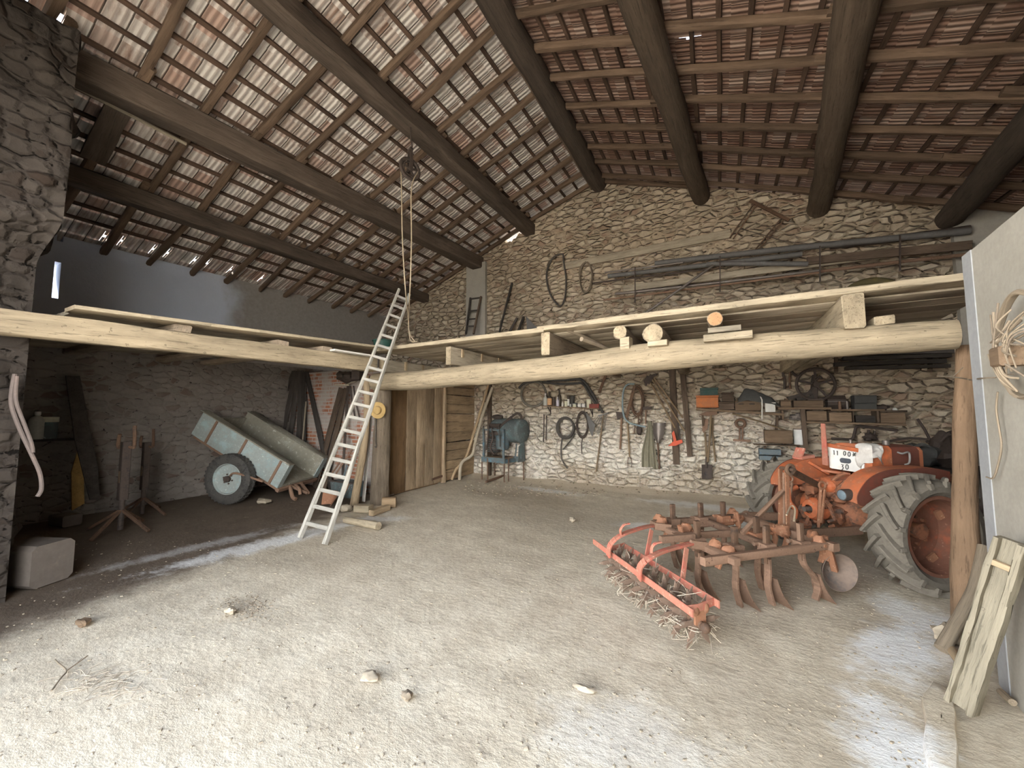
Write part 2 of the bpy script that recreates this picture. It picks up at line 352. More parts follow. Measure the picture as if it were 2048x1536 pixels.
M['grey'] = wood('weathered_ladder_wood', (.47, .45, .40), .55, 1.25, .85, .5, 9, .15)
M['door'] = wood('door_plank_wood', (.385, .285, .185), .5, 1.35, .85, .7, 7, .35)
M['door2'] = wood('dark_plank_wood', (.30, .185, .095), .5, 1.35, .85, .7, 7, .3)
M['hboard'] = wood('partition_board_wood', (.43, .31, .19), .5, 1.3, .85, .7, 6, .3)
M['pole'] = wood('pole_wood', (.44, .33, .21), .55, 1.3, .85, .6, 6, .2)
M['handle'] = wood('tool_handle_wood', (.30, .21, .125), .6, 1.3, .7, .4, 8, .3)
M['dark'] = wood('dark_old_wood', (.075, .065, .058), .5, 1.6, .9, .8, 7, .4)
M['brown'] = wood('brown_timber_wood', (.14, .10, .072), .5, 1.5, .9, .8, 6, .3)
M['crate'] = wood('crate_wood', (.225, .155, .10), .55, 1.3, .85, .6, 8, .3)
M['amber'] = wood('amber_board_wood', (.50, .31, .11), .7, 1.15, .8, .4, 5, .1)
M['twig'] = wood('twig_wood', (.36, .29, .21), .5, 1.3, .9, .5, 20, .4)
M['rust'] = paint('rusty_iron', (.165, .098, .068), (.28, .175, .12), .5, 9, .85, .15, .5, (.10, .055, .04), var=.3)
M['rustd'] = paint('dark_rusty_iron', (.105, .075, .06), (.19, .115, .075), .4, 9, .8, .3, .5, var=.3)
M['rusto'] = paint('orange_flaking_iron', (.55, .20, .085), (.27, .135, .08), .52, 10, .8, .05, .5, (.50, .36, .24))
M['red'] = paint('faded_red_paint', (.56, .155, .115), (.40, .18, .125), .38, 7, .7, 0, .3, (.60, .36, .28))
M['orange'] = paint('tractor_orange_paint', (.58, .155, .06), (.34, .125, .065), .36, 4, .6, 0, .25, (.48, .24, .15))
M['rimred'] = paint('rusty_red_rim', (.30, .095, .05), (.16, .075, .05), .45, 5, .75, 0, .3, (.34, .18, .12))
M['maroon_shade'] = paint('dark_red_shade_sheet', (.20, .055, .035), (.13, .05, .035), .4, 4, .7)  # dark red; the shade on the fender sides is put into it
M['grease'] = paint('greasy_casting', (.075, .052, .042), (.26, .11, .06), .38, 9, .75, .2, .6)
M['teal'] = paint('teal_machine_paint', (.125, .18, .185), (.10, .115, .115), .4, 6, .75, 0, .2, (.28, .33, .33))
M['blue'] = paint('blue_frame_paint', (.10, .205, .27), (.11, .125, .125), .4, 8, .7, 0, .3)
M['trailer'] = paint('pale_blue_paint', (.36, .47, .48), (.30, .33, .31), .40, 5, .8, 0, .3, (.50, .55, .53))
M['trailer_in'] = paint('worn_grey_blue_boards', (.36, .36, .31), (.24, .225, .18), .45, 4, .9, 0, .3, (.50, .49, .43))
M['rubber'] = paint('dusty_rubber', (.112, .099, .082), (.165, .147, .12), .45, 8, .95, 0, .3)
M['rubberd'] = paint('black_rubber', (.035, .034, .034), (.07, .066, .06), .4, 8, .8, 0, .2)
M['steel'] = paint('bare_worn_steel', (.30, .29, .28), (.20, .17, .15), .45, 8, .5, .6, .2)
M['galv'] = paint('grey_pipe_metal', (.28, .28, .275), (.20, .19, .18), .45, 6, .7, .2, .2, var=.35)
M['iron'] = paint('black_iron', (.045, .042, .042), (.085, .065, .055), .45, 9, .7, .3, .4)
M['rope'] = paint('pale_rope', (.56, .48, .36), (.42, .34, .24), .45, 30, .95, 0, .6)
M['cord'] = paint('grey_cord', (.135, .12, .105), (.08, .072, .065), .45, 25, .95, 0, .5)
M['straw'] = paint('straw_twine', (.33, .27, .20), (.20, .16, .12), .45, 25, .95, 0, .6)
M['hose'] = paint('pink_grey_hose', (.21, .16, .14), (.16, .13, .12), .4, 6, .8)
M['hat'] = paint('straw_hat_weave', (.62, .44, .20), (.50, .34, .14), .45, 40, .9, 0, .6)
M['cloth'] = paint('olive_cloth', (.30, .28, .20), (.24, .22, .16), .45, 7, .95, 0, .5)
M['tarp'] = paint('dark_tarpaulin', (.115, .115, .108), (.075, .075, .072), .45, 4, .85, 0, .4)
M['rag'] = paint('grey_white_rag', (.66, .64, .60), (.52, .50, .47), .4, 9, .95, 0, .6)
M['white'] = paint('chipped_white_enamel', (.80, .80, .77), (.70, .69, .64), .22, 7, .55, 0, .12)
M['card'] = paint('white_card', (.74, .72, .67), (.66, .63, .58), .3, 9, .9)
M['cream'] = paint('cream_plastic', (.66, .64, .48), (.55, .52, .38), .3, 9, .6)
M['clear'] = paint('milky_plastic', (.52, .52, .47), (.42, .42, .38), .4, 9, .5)
M['glass'] = paint('brown_bottle_glass', (.045, .034, .025), (.07, .055, .04), .4, 9, .25, spec=.5)
M['olabel'] = paint('orange_paper_label', (.62, .26, .10), (.62, .42, .25), .4, 40, .9)
M['lilac'] = paint('lilac_plastic', (.45, .42, .52), (.55, .53, .58), .4, 30, .6)
M['redbox'] = paint('red_box_paint', (.30, .065, .05), (.18, .06, .05), .35, 9, .8)
M['obox'] = paint('orange_box_paint', (.52, .17, .055), (.42, .16, .07), .35, 12, .75)
M['gbox'] = paint('dark_green_box_paint', (.035, .085, .075), (.06, .085, .075), .35, 8, .7)
M['bbox'] = paint('blue_box_paint', (.105, .185, .255), (.16, .19, .20), .40, 8, .75)
M['tub'] = paint('green_plastic', (.035, .10, .08), (.05, .09, .075), .3, 8, .6)
M['axe'] = paint('bright_red_paint', (.66, .105, .045), (.5, .1, .06), .3, 8, .6)
M['bluehose'] = paint('grey_blue_tube', (.30, .38, .41), (.22, .28, .30), .35, 9, .6)
M['drystraw'] = wood('dry_straw', (.56, .48, .38), .6, 1.2, .9, .4, 20, .35)
M['dusty'] = paint('dusty_spike_iron', (.36, .29, .235), (.22, .15, .11), .45, 10, .9, .1, .4, var=.3)
M['disc'] = paint('dark_worn_disc', (.13, .115, .105), (.20, .15, .12), .4, 7, .85, 0, .2)
M['dimstone'] = paint('dim_stone', (.19, .155, .13), (.13, .11, .095), .5, 4, .95, 0, .6)
M['clod'] = paint('earth_clods', (.45, .375, .28), (.33, .27, .20), .5, 7, .95, 0, .6, var=.35)
M['plankgrey'] = wood('weathered_plank_wood', (.315, .28, .21), .45, 1.3, .85, .8, 8, .15, .4)
M['debris'] = paint('small_rubble', (.58, .50, .39), (.44, .375, .285), .5, 9, .95, var=.3)
M['plate_dark'] = paint('dark_oval_lens', (.10, .115, .135), (.07, .08, .09), .3, 9, .4)
M['ink'] = paint('black_lettering', (.05, .055, .055), (.11, .11, .10), .3, 20, .8)
M['lens'] = paint('dusty_lamp_glass', (.22, .29, .33), (.14, .18, .21), .45, 14, .3, spec=.5)
M['tyre_y'] = paint('yellowed_rubber', (.17, .135, .05), (.12, .10, .05), .4, 8, .85)
# ---------------------------------------------------------------- shell
XL, XR, YF = -9.45, 4.6, -.6
RX, RZ, RS, RT_ = -2.5, 7.47, .385, .028
def rz(x, y): return RZ-RS*abs(x-RX)-RT_*(YB-y)
def onroof(px, py, side, off): return onp(px, py, (RX, YB, RZ+off), (-RS if side < 0 else RS, -RT_, 1))
# earth floor: gently uneven
N = lambda x, y: .010*noise.noise(V((x*1.1, y*1.1, 3)))+.006*noise.noise(V((x*4, y*4, 9)))
def hfloor(x, y):
    z = N(x, y)-.014
    z += .10*max(0, min(1, (y-8.55)/.4))*(.6+.4*noise.noise(V((x*1.5, 0, 4))))           # rubble bank at the foot of the wall
    z -= .0
    return z
mb = MB(); nx, ny = 190, 130
mb.grid([[V((XL+(XR-XL)*i/nx, YF+(YB-YF)*j/ny, hfloor(XL+(XR-XL)*i/nx, YF+(YB-YF)*j/ny))) for i in range(nx+1)] for j in range(ny+1)])
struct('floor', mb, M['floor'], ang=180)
mb = MB(); mb.grid([[V((-40, -45, -.03)), V((40, -45, -.03))], [V((-40, YF, -.03)), V((40, YF, -.03))]]); struct('yard_ground', mb, M['ground'])
# back gable wall with a notch open to the sky beside the purlin
mb = MB(); top = []
x = XL-.3
while x <= XR+.3:
    z = rz(x, YB)-.035+.03*noise.noise(V((x*3, 0, 1)))
    if -5.02 < x < -4.5: z -= .16+.10*noise.noise(V((x*9, 2, 1)))
    top.append(V((x, YB, z))); x += .06
mb.prism([V((XL-.3, YB, -.3))]+top+[V((x-.06, YB, -.3))], (0, .45, 0)); struct('wall_back', mb, M['stone'], ang=30)
mb = MB()                                    # cement pilaster under the purlin end, right hand one under the last purlin
p0 = bk(935, 690, 0); p1 = bk(974, 540, 0)
mb.box(((p0.x+p1.x)/2, YB-.02, 4.4), p1.x-p0.x, .14, 3.0); struct('trim_1', mb, M['cement'])
mb = MB(); mb.box((3.95, YB-.02, 2.55), .95, .16, 5.0); struct('trim_2', mb, M['cement'])
# left wall: stone below, rendered above, with a slit and a broken top corner
mb = MB(); S0, S1 = 1.86, 1.93; ZSP = 2.84
mb.prism([V((XL, -.6, -.3)), V((XL, YB+.4, -.3)), V((XL, YB+.4, ZSP)), V((XL, -.6, ZSP))], (-.4, 0, 0))
struct('wall_left', mb, M['stone_left'])
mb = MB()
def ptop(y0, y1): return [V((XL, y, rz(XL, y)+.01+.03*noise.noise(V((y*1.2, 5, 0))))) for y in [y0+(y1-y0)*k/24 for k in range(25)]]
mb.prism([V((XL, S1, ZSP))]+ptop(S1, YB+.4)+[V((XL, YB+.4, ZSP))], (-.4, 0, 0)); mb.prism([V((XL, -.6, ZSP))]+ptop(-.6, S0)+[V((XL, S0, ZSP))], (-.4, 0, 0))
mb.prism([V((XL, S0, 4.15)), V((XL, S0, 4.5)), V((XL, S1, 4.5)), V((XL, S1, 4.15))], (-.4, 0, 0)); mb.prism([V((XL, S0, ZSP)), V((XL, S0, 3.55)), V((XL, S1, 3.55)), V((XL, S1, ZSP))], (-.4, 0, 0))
o = struct('wall_left_upper', mb, M['plaster_glow'])
# right partition: plastered, cement strip on its far edge
def rwx(y): return 1.10+.107*y
mb = MB(); ye = 3.72
mb.prism([V((rwx(YF), YF, -.1)), V((rwx(ye), ye, -.1)), V((rwx(ye)+.3, ye, -.1)), V((rwx(YF)+.3, YF, -.1))], (0, 0, 2.86)); wr = struct('wall_right', mb, M['plaster'])
mb = MB(); mb.prism([V((rwx(ye-.13)-.006, ye-.13, -.1)), V((rwx(ye)-.006, ye+.008, -.1)), V((rwx(ye)+.2, ye+.008, -.1)), V((rwx(ye)+.2, ye, -.1)), V((rwx(ye)+.002, ye, -.1)), V((rwx(ye-.13)+.002, ye-.13, -.1))], (0, 0, 2.862)); struct('trim_3', mb, M['plaster_edge'])
mb = MB(); mb.box((XR+.2, 4.3, 2.6), .4, 10.4, 6.4); struct('wall_right_outer', mb, M['stone_left'])
# front: stone pier left of the wide doorway, wall right of it, gable above
def rubble_block(x0, x1, y0, y1, z1, seed, n=26, amp=.10):
    mb = MB(); nz = int(n*z1/2)
    for (a, b, sx, sy) in (((x1, y0), (x1, y1), 1, 0), ((x1, y1), (x0, y1), 0, 1), ((x0, y0), (x1, y0), 0, -1)):
        g = []
        for j in range(nz+1):
            z = -.1+(z1+.1)*j/nz; r_ = []
            for i in range(n+1):
                q = i/n; X, Y = a[0]+(b[0]-a[0])*q, a[1]+(b[1]-a[1])*q
                e = 1 if .01 < q < .99 else 0
                h = amp*(noise.noise(V((X*2.2+seed, Y*4.5, z*4.5)))+.55*noise.noise(V((X*5, Y*9+seed, z*10))))
                k = max(0, min(1, (z-3.1)/.5)); k = k*k*(3-2*k); wob = .06*noise.noise(V((z*1.3, seed, 7)))*k+.24*k
                r_.append(V((X+(h if sx else 0)*e+wob, Y+sy*h*e*(1 if sy else 0)+(.10*k if Y > y0+.5 else 0), z)))
            g.append(r_)
        mb.grid(g)
    return mb
mb = MB(); mb.box(((XL-4.1)/2, YF-.2, 3.2), XL*-1-4.1, .4, 6.6); struct('wall_front_left_added', mb, M['stone_left'])  # unseen wall added behind the view to shade the left floor and pier
struct('wall_front', rubble_block(XL, -5.76, .25, 1.02, 5.5, 3), M['stone_pier'], ang=60)
mb = MB(); mb.box((2.7, YF-.2, 2.6), 4.6, .4, 5.6); struct('wall_front_right', mb, M['stone_left'])
mb = MB(); mb.prism([V((XL, YF-.3, 4.6)), V((RX, YF-.3, 7.3)), V((XR, YF-.3, 4.6))], (0, .3, 0)); struct('wall_front_gable', mb, M['stone_left'])
# ceiling: rows of tiles, each lapping the one below
SL = math.hypot(1, RS); PITCH = .335
def slope_pt(side, s, y, off=0):
    x = RX+side*s/SL; return V((x, y, RZ-RS*abs(x-RX)-RT_*(YB-y)+off))
def roof(side, smax, holes):
    mb = MB(); s = -.05 if side < 0 else -.05; k = 0; y0, y1 = -1.0, YB+.6
    while s < smax:
        y = y0; rowoff = random.uniform(0, .2); rv = random.random(); i = 0
        while y < y1:
            ya, yb = y, min(y+.215, y1); sa, sb = s, s+PITCH+.06; z_a, z_b = 0, .013
            h = holes.get((k, round((ya-y0)/.215)))
            pieces = [(sa, sb, ya, yb, z_a, z_b)]
            if h: m_ = (sa+sb)/2-.02; c_ = (ya+yb)/2; pieces = [(sa, sb, ya, c_-h/2, z_a, z_b), (sa, sb, c_+h/2, yb, z_a, z_b), (sa, m_-h*.7, c_-h/2, c_+h/2, z_a, z_a), (m_+h*.7, sb, c_-h/2, c_+h/2, z_a, z_b)]
            for (sa, sb, ya_, yb, z_a, z_b) in pieces:
              ya = ya_
              A = [slope_pt(side, sa, ya, z_a), slope_pt(side, sa, yb, z_a), slope_pt(side, sb, yb, z_b), slope_pt(side, sb, ya, z_b)]
              if side > 0: A = A[::-1]
              G = [V((sa, ya+rowoff*0, k*3.1)), V((sa, yb, k*3.1)), V((sb, yb, k*3.1)), V((sb, ya, k*3.1))]
              if side > 0: G = G[::-1]
              mb._add(A, [(0, 1, 2, 3)], G, rv)
            y += .215; i += 1
        s += PITCH; k += 1
    return mb
hl = {}
for (px, py) in ((62, 8), (88, 30), (100, 5), (130, 20), (30, 40)):
    q = onroof(px, py, -1, 0); hl[(int(((RX-q.x)*SL+.05)/PITCH), int((q.y+1)/.215))] = random.choice((.07, .10, .13))
for j in (15, 16, 18, 19, 21, 22, 24, 27): hl[(21, j)] = random.choice((.02, .03, .04))
q = onroof(1028, 468, -1, 0); hl[(int(((RX-q.x)*SL+.05)/PITCH), int((q.y+1)/.215))] = .03
struct('ceiling_left', roof(-1, 7.75, hl), M['tile'], ang=20)
q = onroof(1366, 75, 1, 0); struct('ceiling_right', roof(1, 7.9, {(int(((q.x-RX)*SL+.05)/PITCH), int((q.y+1)/.215)): .04}), M['tile_red'], ang=20)
# battens carrying the tiles
for side, nm in ((-1, 'left'), (1, 'right')):
    for k in range(21 if side < 0 else 22):
        mb = MB(); s = .16+PITCH*k; w = .054
        n = 12; pts = [slope_pt(side, s+random.gauss(0, .006), -.6+(YB+.65)*i/n, -.028) for i in range(n+1)]
        for i in range(n): mb.beam(pts[i], pts[i+1]+(pts[i+1]-pts[i])*.01, w*random.uniform(.9, 1.15), .044, up=(side*RS, 0, 1))
        mk('roof_batten', mb, M['batten'], f'thin dark roof batten under the tiles, {ORD[k]} down from the ridge on the {nm} slope', 'roof batten', 'roof battens')
# purlins and ridge
def purlin(name, near, far, side, off, label, kind, w, h=None, mat='beam', extra=None):
    a = onroof(*near, side, off); b = onroof(*far, side, off); d = (b-a).normalized(); b = a+d*((YB-a.y)/d.y); b2 = b+d*.12; a2 = a-d*((a.y+.75)/d.y)
    mb = MB(); n = 14; pts = [lerp(a2, b2, i/n)+V((random.gauss(0, .008), 0, random.gauss(0, .008))) for i in range(n+1)]
    if kind == 'log': mb.tube(pts, [w*(1.06-.10*i/n) for i in range(n+1)], 16, rough=.10, sub=3)
    else: mb.beam(a2, b2, w, h, seg=26, rough=.006, ch=.03)
    if extra:
        e = thing(name, label, 'roof beam', (a2+b2)/2, 'roof purlins'); mb.build('beam', M[mat], e); return a2, b2, e
    mk(name, mb, M[mat], label, 'roof beam', 'roof purlins'); return a2, b2
a2, b2, e = purlin('ridge_beam', (990, 0), (1150, 285), -1, -.30, 'dark ridge beam running along the top of the roof, with a plank along its left side', 'log', .185, None, 'beam', 1)
mb = MB(); mb.beam(a2+V((-.19, 0, .08)), b2+V((-.19, -.12, .08)), .045, .24, seg=16, rough=.004); mb.build('side_plank', M['beam2'], e)
P1 = purlin('roof_purlin', (545, 0), (1000, 407), -1, -.27, 'squared dark purlin carrying the pulley, first left of the ridge', 'sq', .30, .30)
P2 = purlin('roof_purlin', (160, 140), (860, 480), -1, -.27, 'thick dark purlin ending on the cement pilaster, second left of the ridge', 'sq', .32, .33)
P3 = purlin('roof_purlin', (250, 388), (800, 579), -1, -.25, 'lowest dark purlin on the left slope, nearest the left wall', 'sq', .25, .26)
R1 = purlin('roof_purlin', (1275, 0), (1378, 320), 1, -.28, 'round barky purlin, first right of the ridge', 'log', .185, None, 'beam2')
R2 = purlin('roof_purlin', (1716, 0), (1652, 340), 1, -.28, 'round smooth purlin in the middle of the right slope', 'log', .185, None, 'beam2')
R3 = purlin('roof_purlin', (2040, 275), (1930, 402), 1, -.26, 'dark purlin at the far right, lowest on the right slope', 'log', .185, None, 'beam')
# rafters, bay by bay
def bay(pix, side, s0, s1, nm, mat='rafter', wd=.095):
    ys = sorted(onroof(px, py, side, -.12).y for px, py in pix)
    st = (ys[-1]-ys[0])/(len(ys)-1)
    while ys[-1]+st < YB-.02: ys.append(ys[-1]+st)
    if YB-.10-ys[-1] > .25: ys.append(YB-.10)
    while ys[0] > .2: ys.insert(0, ys[0]-st)
    ys = sorted(ys, reverse=True)
    for i, y in enumerate(ys):
        mb = MB(); dy = random.gauss(0, .03)
        a = slope_pt(side, s0-.18, y+dy, -.105); b = slope_pt(side, s1+.18, y-dy, -.105)
        mb.beam(a, b, wd*random.uniform(.85, 1.15), .095, seg=8, rough=.004, ch=.02)
        mk('rafter', mb, M[mat], f'brown rafter {nm}, {ORD[i]} from the back wall', 'rafter', 'rafters')
Z = lambda pts, ox, oy, k: [(ox+x/k, oy+y/k) for x, y in pts]
sx = lambda P: ((lerp(*P, .55).x-RX)*SL)
bay(Z([(230, 310), (475, 530), (670, 705), (840, 855), (990, 985), (1120, 1085), (1225, 1180), (1320, 1255), (1400, 1325)], 600, 0, 3.135), -1, .1, -sx(P1), 'between the ridge and the pulley purlin')
bay([(285, 140), (417, 212), (523, 273), (605, 321), (676, 362), (740, 399), (795, 426), (838, 451), (877, 472)], -1, -sx(P1), -sx(P2), 'between the first and second left purlins')
bay([(256, 202), (390, 256), (489, 311), (574, 355), (649, 393), (700, 430)], -1, -sx(P2), -sx(P3), 'between the second and lowest left purlins')
bay([(273, 407), (376, 443), (455, 470)], -1, -sx(P3), 7.4, 'between the lowest left purlin and the left wall')
bay(Z([(120, 190), (185, 345), (250, 500), (290, 615), (340, 715), (375, 795)], 1200, 0, 2.415), 1, .1, sx(R1), 'between the ridge and the first right purlin')
bay(Z([(300, 150), (360, 340), (410, 485), (440, 615), (480, 720), (510, 810)], 1200, 0, 2.415), 1, sx(R1), sx(R2), 'between the first and middle right purlins')
bay(Z([(1280, 280), (1240, 480), (1200, 630), (1170, 750), (1140, 850)], 1200, 0, 2.415), 1, sx(R2), sx(R3), 'between the middle and far right purlins')
bay(Z([(1280, 280), (1240, 480), (1200, 630), (1170, 750), (1140, 850)], 1200, 0, 2.415), 1, sx(R3), 7.6, 'beyond the far right purlin')
a_, b_ = onroof(60, 126, -1, -.24), onroof(372, 288, -1, -.24); mb = MB(); mb.tube([a_+(a_-b_)*.1, lerp(a_, b_, .5), b_], .024, 8, sub=4, rough=.1); mk('thin_pole', mb, M['under'], 'thin pale pole tied under the rafters at the upper left', 'pole')
a_, b_ = onroof(238, 215, -1, -.22), onroof(186, 318, -1, -.24); mb = MB(); mb.beam(a_, b_, .24, .07, seg=4, rough=.004); mk('roof_strut', mb, M['beam'], 'broad dark board set under the rafters at the upper left', 'board')
# ---------------------------------------------------------------- light: sky through the open front, sun on the yard
w = bpy.data.worlds.new('sky'); scene.world = w; w.use_nodes = True; nt = w.node_tree; bg = nt.nodes['Background']
tc = nt.nodes.new('ShaderNodeTexCoord'); sp = nt.nodes.new('ShaderNodeSeparateXYZ'); nt.links.new(tc.outputs['Generated'], sp.inputs[0])
rp = nt.nodes.new('ShaderNodeValToRGB'); nt.links.new(sp.outputs[2], rp.inputs[0])
rp.color_ramp.elements[0].position = 0; rp.color_ramp.elements[0].color = (1, .985, .95, 1); rp.color_ramp.elements[1].position = .75; rp.color_ramp.elements[1].color = (.20, .25, .33, 1)
e_ = rp.color_ramp.elements.new(.30); e_.color = (.98, .985, .97, 1); e_ = rp.color_ramp.elements.new(.50); e_.color = (.22, .25, .30, 1); nt.links.new(rp.outputs[0], bg.inputs[0]); bg.inputs[1].default_value = 4.4
sun = bpy.data.lights.new('sun', 'SUN'); sun.energy = 14; sun.angle = R(1); sun.color = (1, .95, .87)
so = bpy.data.objects.new('sun', sun); COL.objects.link(so); so.rotation_euler = V((.75, .05, -1)).to_track_quat('-Z', 'Y').to_euler()
scene.view_settings.view_transform = 'Standard'; scene.view_settings.look = 'None'; scene.view_settings.gamma = 1; scene.view_settings.exposure = EXPO if 'EXPO' in globals() else 2.18
scene.cycles.use_denoising = True; scene.cycles.max_bounces = 10; scene.cycles.diffuse_bounces = 7; scene.cycles.glossy_bounces = 3
scene.cycles.sample_clamp_indirect = 12
# ================================================================ the loft
LN = (.088, 1, 0)
def onlog(px, py, off=0): return onp(px, py, (-5.5, 5.2+off, 0), LN)
def logy(x): return 5.2-.088*(x+5.5)
# pale log that carries the loft
pts = []; rad = []
for px, py, hw in ((752, 764, 17), (830, 761, 19), (900, 754, 20), (1100, 737, 23.5), (1300, 714, 28.5), (1500, 697, 28), (1700, 683, 29), (1912, 669, 30)):
    p = onlog(px, py); pts.append(p); rad.append(hw*depth(p)/F)
mb = MB(); mb.tube(pts, rad, 20, rough=.09, sub=8); LOG = pts
mk('loft_log', mb, M['log'], 'long pale barked log carrying the front of the loft', 'log')
# left beam along the other side of the loft
mb = MB(); mb.beam((-5.60, .78, 2.50), (-5.60, 5.02, 2.575), .17, .225, seg=20, rough=.004, taper=1.12)
mk('loft_beam', mb, M['log'], 'pale squared beam running from the stone pier to the loft corner', 'beam')
# joists resting on the log, their sawn ends to the front
def joist(px, py, w, h, label, mat, kind='sq', front=-.18, drop=0):
    a = onlog(px, py, front); b = V((a.x+.02, YB-.02, a.z+drop))
    mb = MB()
    if kind == 'sq': mb.beam(a, b, w, h, seg=12, rough=.004)
    else: mb.tube([lerp(a, b, i/8)+V((random.gauss(0, .01), 0, random.gauss(0, .006))) for i in range(9)], w, 14, rough=.14, sub=3)
    t = thing('loft_joist', label, 'joist', a, 'loft joists'); mb.build('joist_timber', M[mat], t)
    e = MB(); d = (b-a).normalized()
    if kind == 'sq': e.beam(a-d*.004, a+d*.004, w*.97, h*.97)
    else: e.cyl(a-d*.006, a+d*.004, w*.93, 14)
    e.build('sawn_end', M['orangewood'] if 'orange' in label else M['log'], t)
    return a, t
M['orangewood'] = wood('fresh_orange_wood', (.47, .27, .14), .6, 1.3, .85, .5, 6, .1)
a, t = joist(763, 731, .13, .24, 'squared joist with pegs at the loft corner, behind the ladder', 'under', front=-.05)
for k in range(3):
    p = a+V((.07, .55+.5*k+.15*(k == 2), .0)); mb = MB(); mb.beam(p+V((.01, 0, -.05)), p+V((.01, 0, .12)), .03, .05); mb.build('peg', M['pole'], t)
a, t = joist(897, 711, .10, .29, 'deep squared joist with a narrow pale end, first right of the ladder', 'under', front=-.10)
for k in range(3):
    p = a+V((.06, .3+.6*k, .05)); mb = MB(); mb.beam(p+V((0, 0, -.05)), p+V((0, 0, .09)), .03, .05); mb.build('peg', M['pole'], t)
joist(1091, 687, .125, .31, 'deep squared joist with a pale end, under the joint of the front boards', 'bark', front=-.12)
joist(1240, 664, .085, 0, 'thin knobbly round joist standing on an upright block', 'bark', 'log', front=-.10)
joist(1306, 667, .115, 0, 'thick round joist with a pale sawn end, right of the thin knobbly one', 'bark', 'log', front=-.16)
joist(1430, 638, .075, 0, 'round joist with an orange sawn end on two stacked boards', 'bark', 'log', front=-.16)
joist(1708, 622, .155, .31, 'tall half-round joist, second from the right wall', 'board', front=-.14)
joist(1770, 640, .13, .075, 'small square joist lying flat nearest the right wall', 'board', front=-.06)
def block(name, px, py, w, h, l, label, cat, mat, off=-.14, rz_=-.088, grp=None):
    p = onlog(px, py, off); mb = MB(); mb.box(p, w, l, h, rz_); mk(name, mb, M[mat], label, cat, grp)
block('wood_block', 1253, 688, .11, .15, .16, 'upright block under the thin knobbly joist', 'wood block', 'board', -.06)
block('wood_block', 1318, 688, .21, .065, .18, 'flat block under the thick round joist', 'wood block', 'board', -.12)
block('wood_block', 1450, 661, .30, .055, .2, 'upper flat board under the orange-ended joist', 'wood block', 'under', -.12)
block('wood_block', 1456, 675, .44, .075, .2, 'lower, longer flat board under the orange-ended joist', 'wood block', 'board', -.13)
for (x0, y0, x1, y1, r, lb) in ((1128, 656, 1200, 690, .032, 'short pole lying on the joists under the front boards'), (1163, 678, 1222, 702, .03, 'second short pole behind the deep squared joist')):
    mb = MB(); a, b = onlog(x0, y0, -.05), onlog(x1, y1, .65); mb.tube([a, lerp(a, b, .5)+V((0, 0, .01)), b], r, 10, rough=.1, sub=4); mk('short_pole', mb, M['bark'], lb, 'pole')
# loft boards, right wing: long boards side by side back to the gable wall
def fr(px, py): return onp(px, py, (-5.5, 4.98, 0), (.078, 1, 0))
A, J, B = fr(745, 697), fr(1087, 659), fr(1937, 549)
d = (B-A); d.z = 0; d.normalize(); nrm = V((-d.y, d.x, 0)); k = 0; y = 0.0
def zl(x): return A.z-.03+(B.z-A.z)*(x-A.x)/(B.x-A.x)
while y < 3.86:
    w = random.uniform(.22, .31)
    if A.y+y+w > YB-.02: break
    for (x0, x1, part) in (((A.x, J.x, 'left'), (J.x-.1, B.x+.1, 'right')) if k == 0 else ((A.x+.02, B.x+.3, ''),)):
        mb = MB(); c0 = V((x0, A.y+(x0-A.x)*d.y/d.x, 0))+nrm*(y+w/2); c1 = V((x1, A.y+(x1-A.x)*d.y/d.x, 0))+nrm*(y+w/2)
        up = .022 if (k == 0 and part == 'right') else 0
        c0.z = zl(x0)+.002*random.random()+up; c1.z = zl(x1)+up; mb.beam(c0, c1, w-.006, .062 if k == 0 else .045, seg=18, rough=.0022, ch=.006)
        lb = (f'{part} front board of the loft with a bright sunlit edge' if k == 0 else f'grey loft board seen from below, {ORD[k]} back from the front edge')
        mk('loft_board', mb, M['board'] if k == 0 else M['under'], lb, 'loft board', 'loft boards')
    y += w; k += 1
# left wing: joists to the left wall, boards along them
for i, (px, py) in enumerate(((366, 657), (566, 687), (655, 699))):
    p = onx(px, py, -5.52); mb = MB(); mb.beam(p, V((XL+.02, p.y, p.z+.02)), .17, .085, seg=6, rough=.003)
    mk('loft_cross_joist', mb, M['bark'], f'dark cross joist resting on the pale left beam, {ORD[i]} from the stone pier', 'joist', 'cross joists of the left loft')
x = -5.44; k = 0
while x > XL+.3:
    w = random.uniform(.26, .36); mb = MB(); y0 = 1.22+(.05*random.random() if k else 0)
    zz = lambda y: 2.715+.047*(y-1.2)
    for q in range(8):
        ya, yb = y0+(5.75-y0)*q/8, y0+(5.75-y0)*(q+1)/8; mb.beam((x-w/2, ya, zz(ya)), (x-w/2, yb+.004, zz(yb)), w-.008, .04, ch=.005)
    mk('loft_board', mb, M['board' if k == 0 else 'under'], 'thin warped edge board of the left loft above the pale beam' if k == 0 else f'dusty board of the left loft, {ORD[k]} behind its edge board', 'loft board', 'loft boards'); x -= w; k += 1
p = onx(700, 703, -5.42); mb = MB(); mb.beam(onx(664, 700, -5.47), onx(742, 712, -5.47), .14, .028); mk('board_offcut', mb, M['card'], 'whitish board offcut lying on the left beam beside the ladder', 'board')
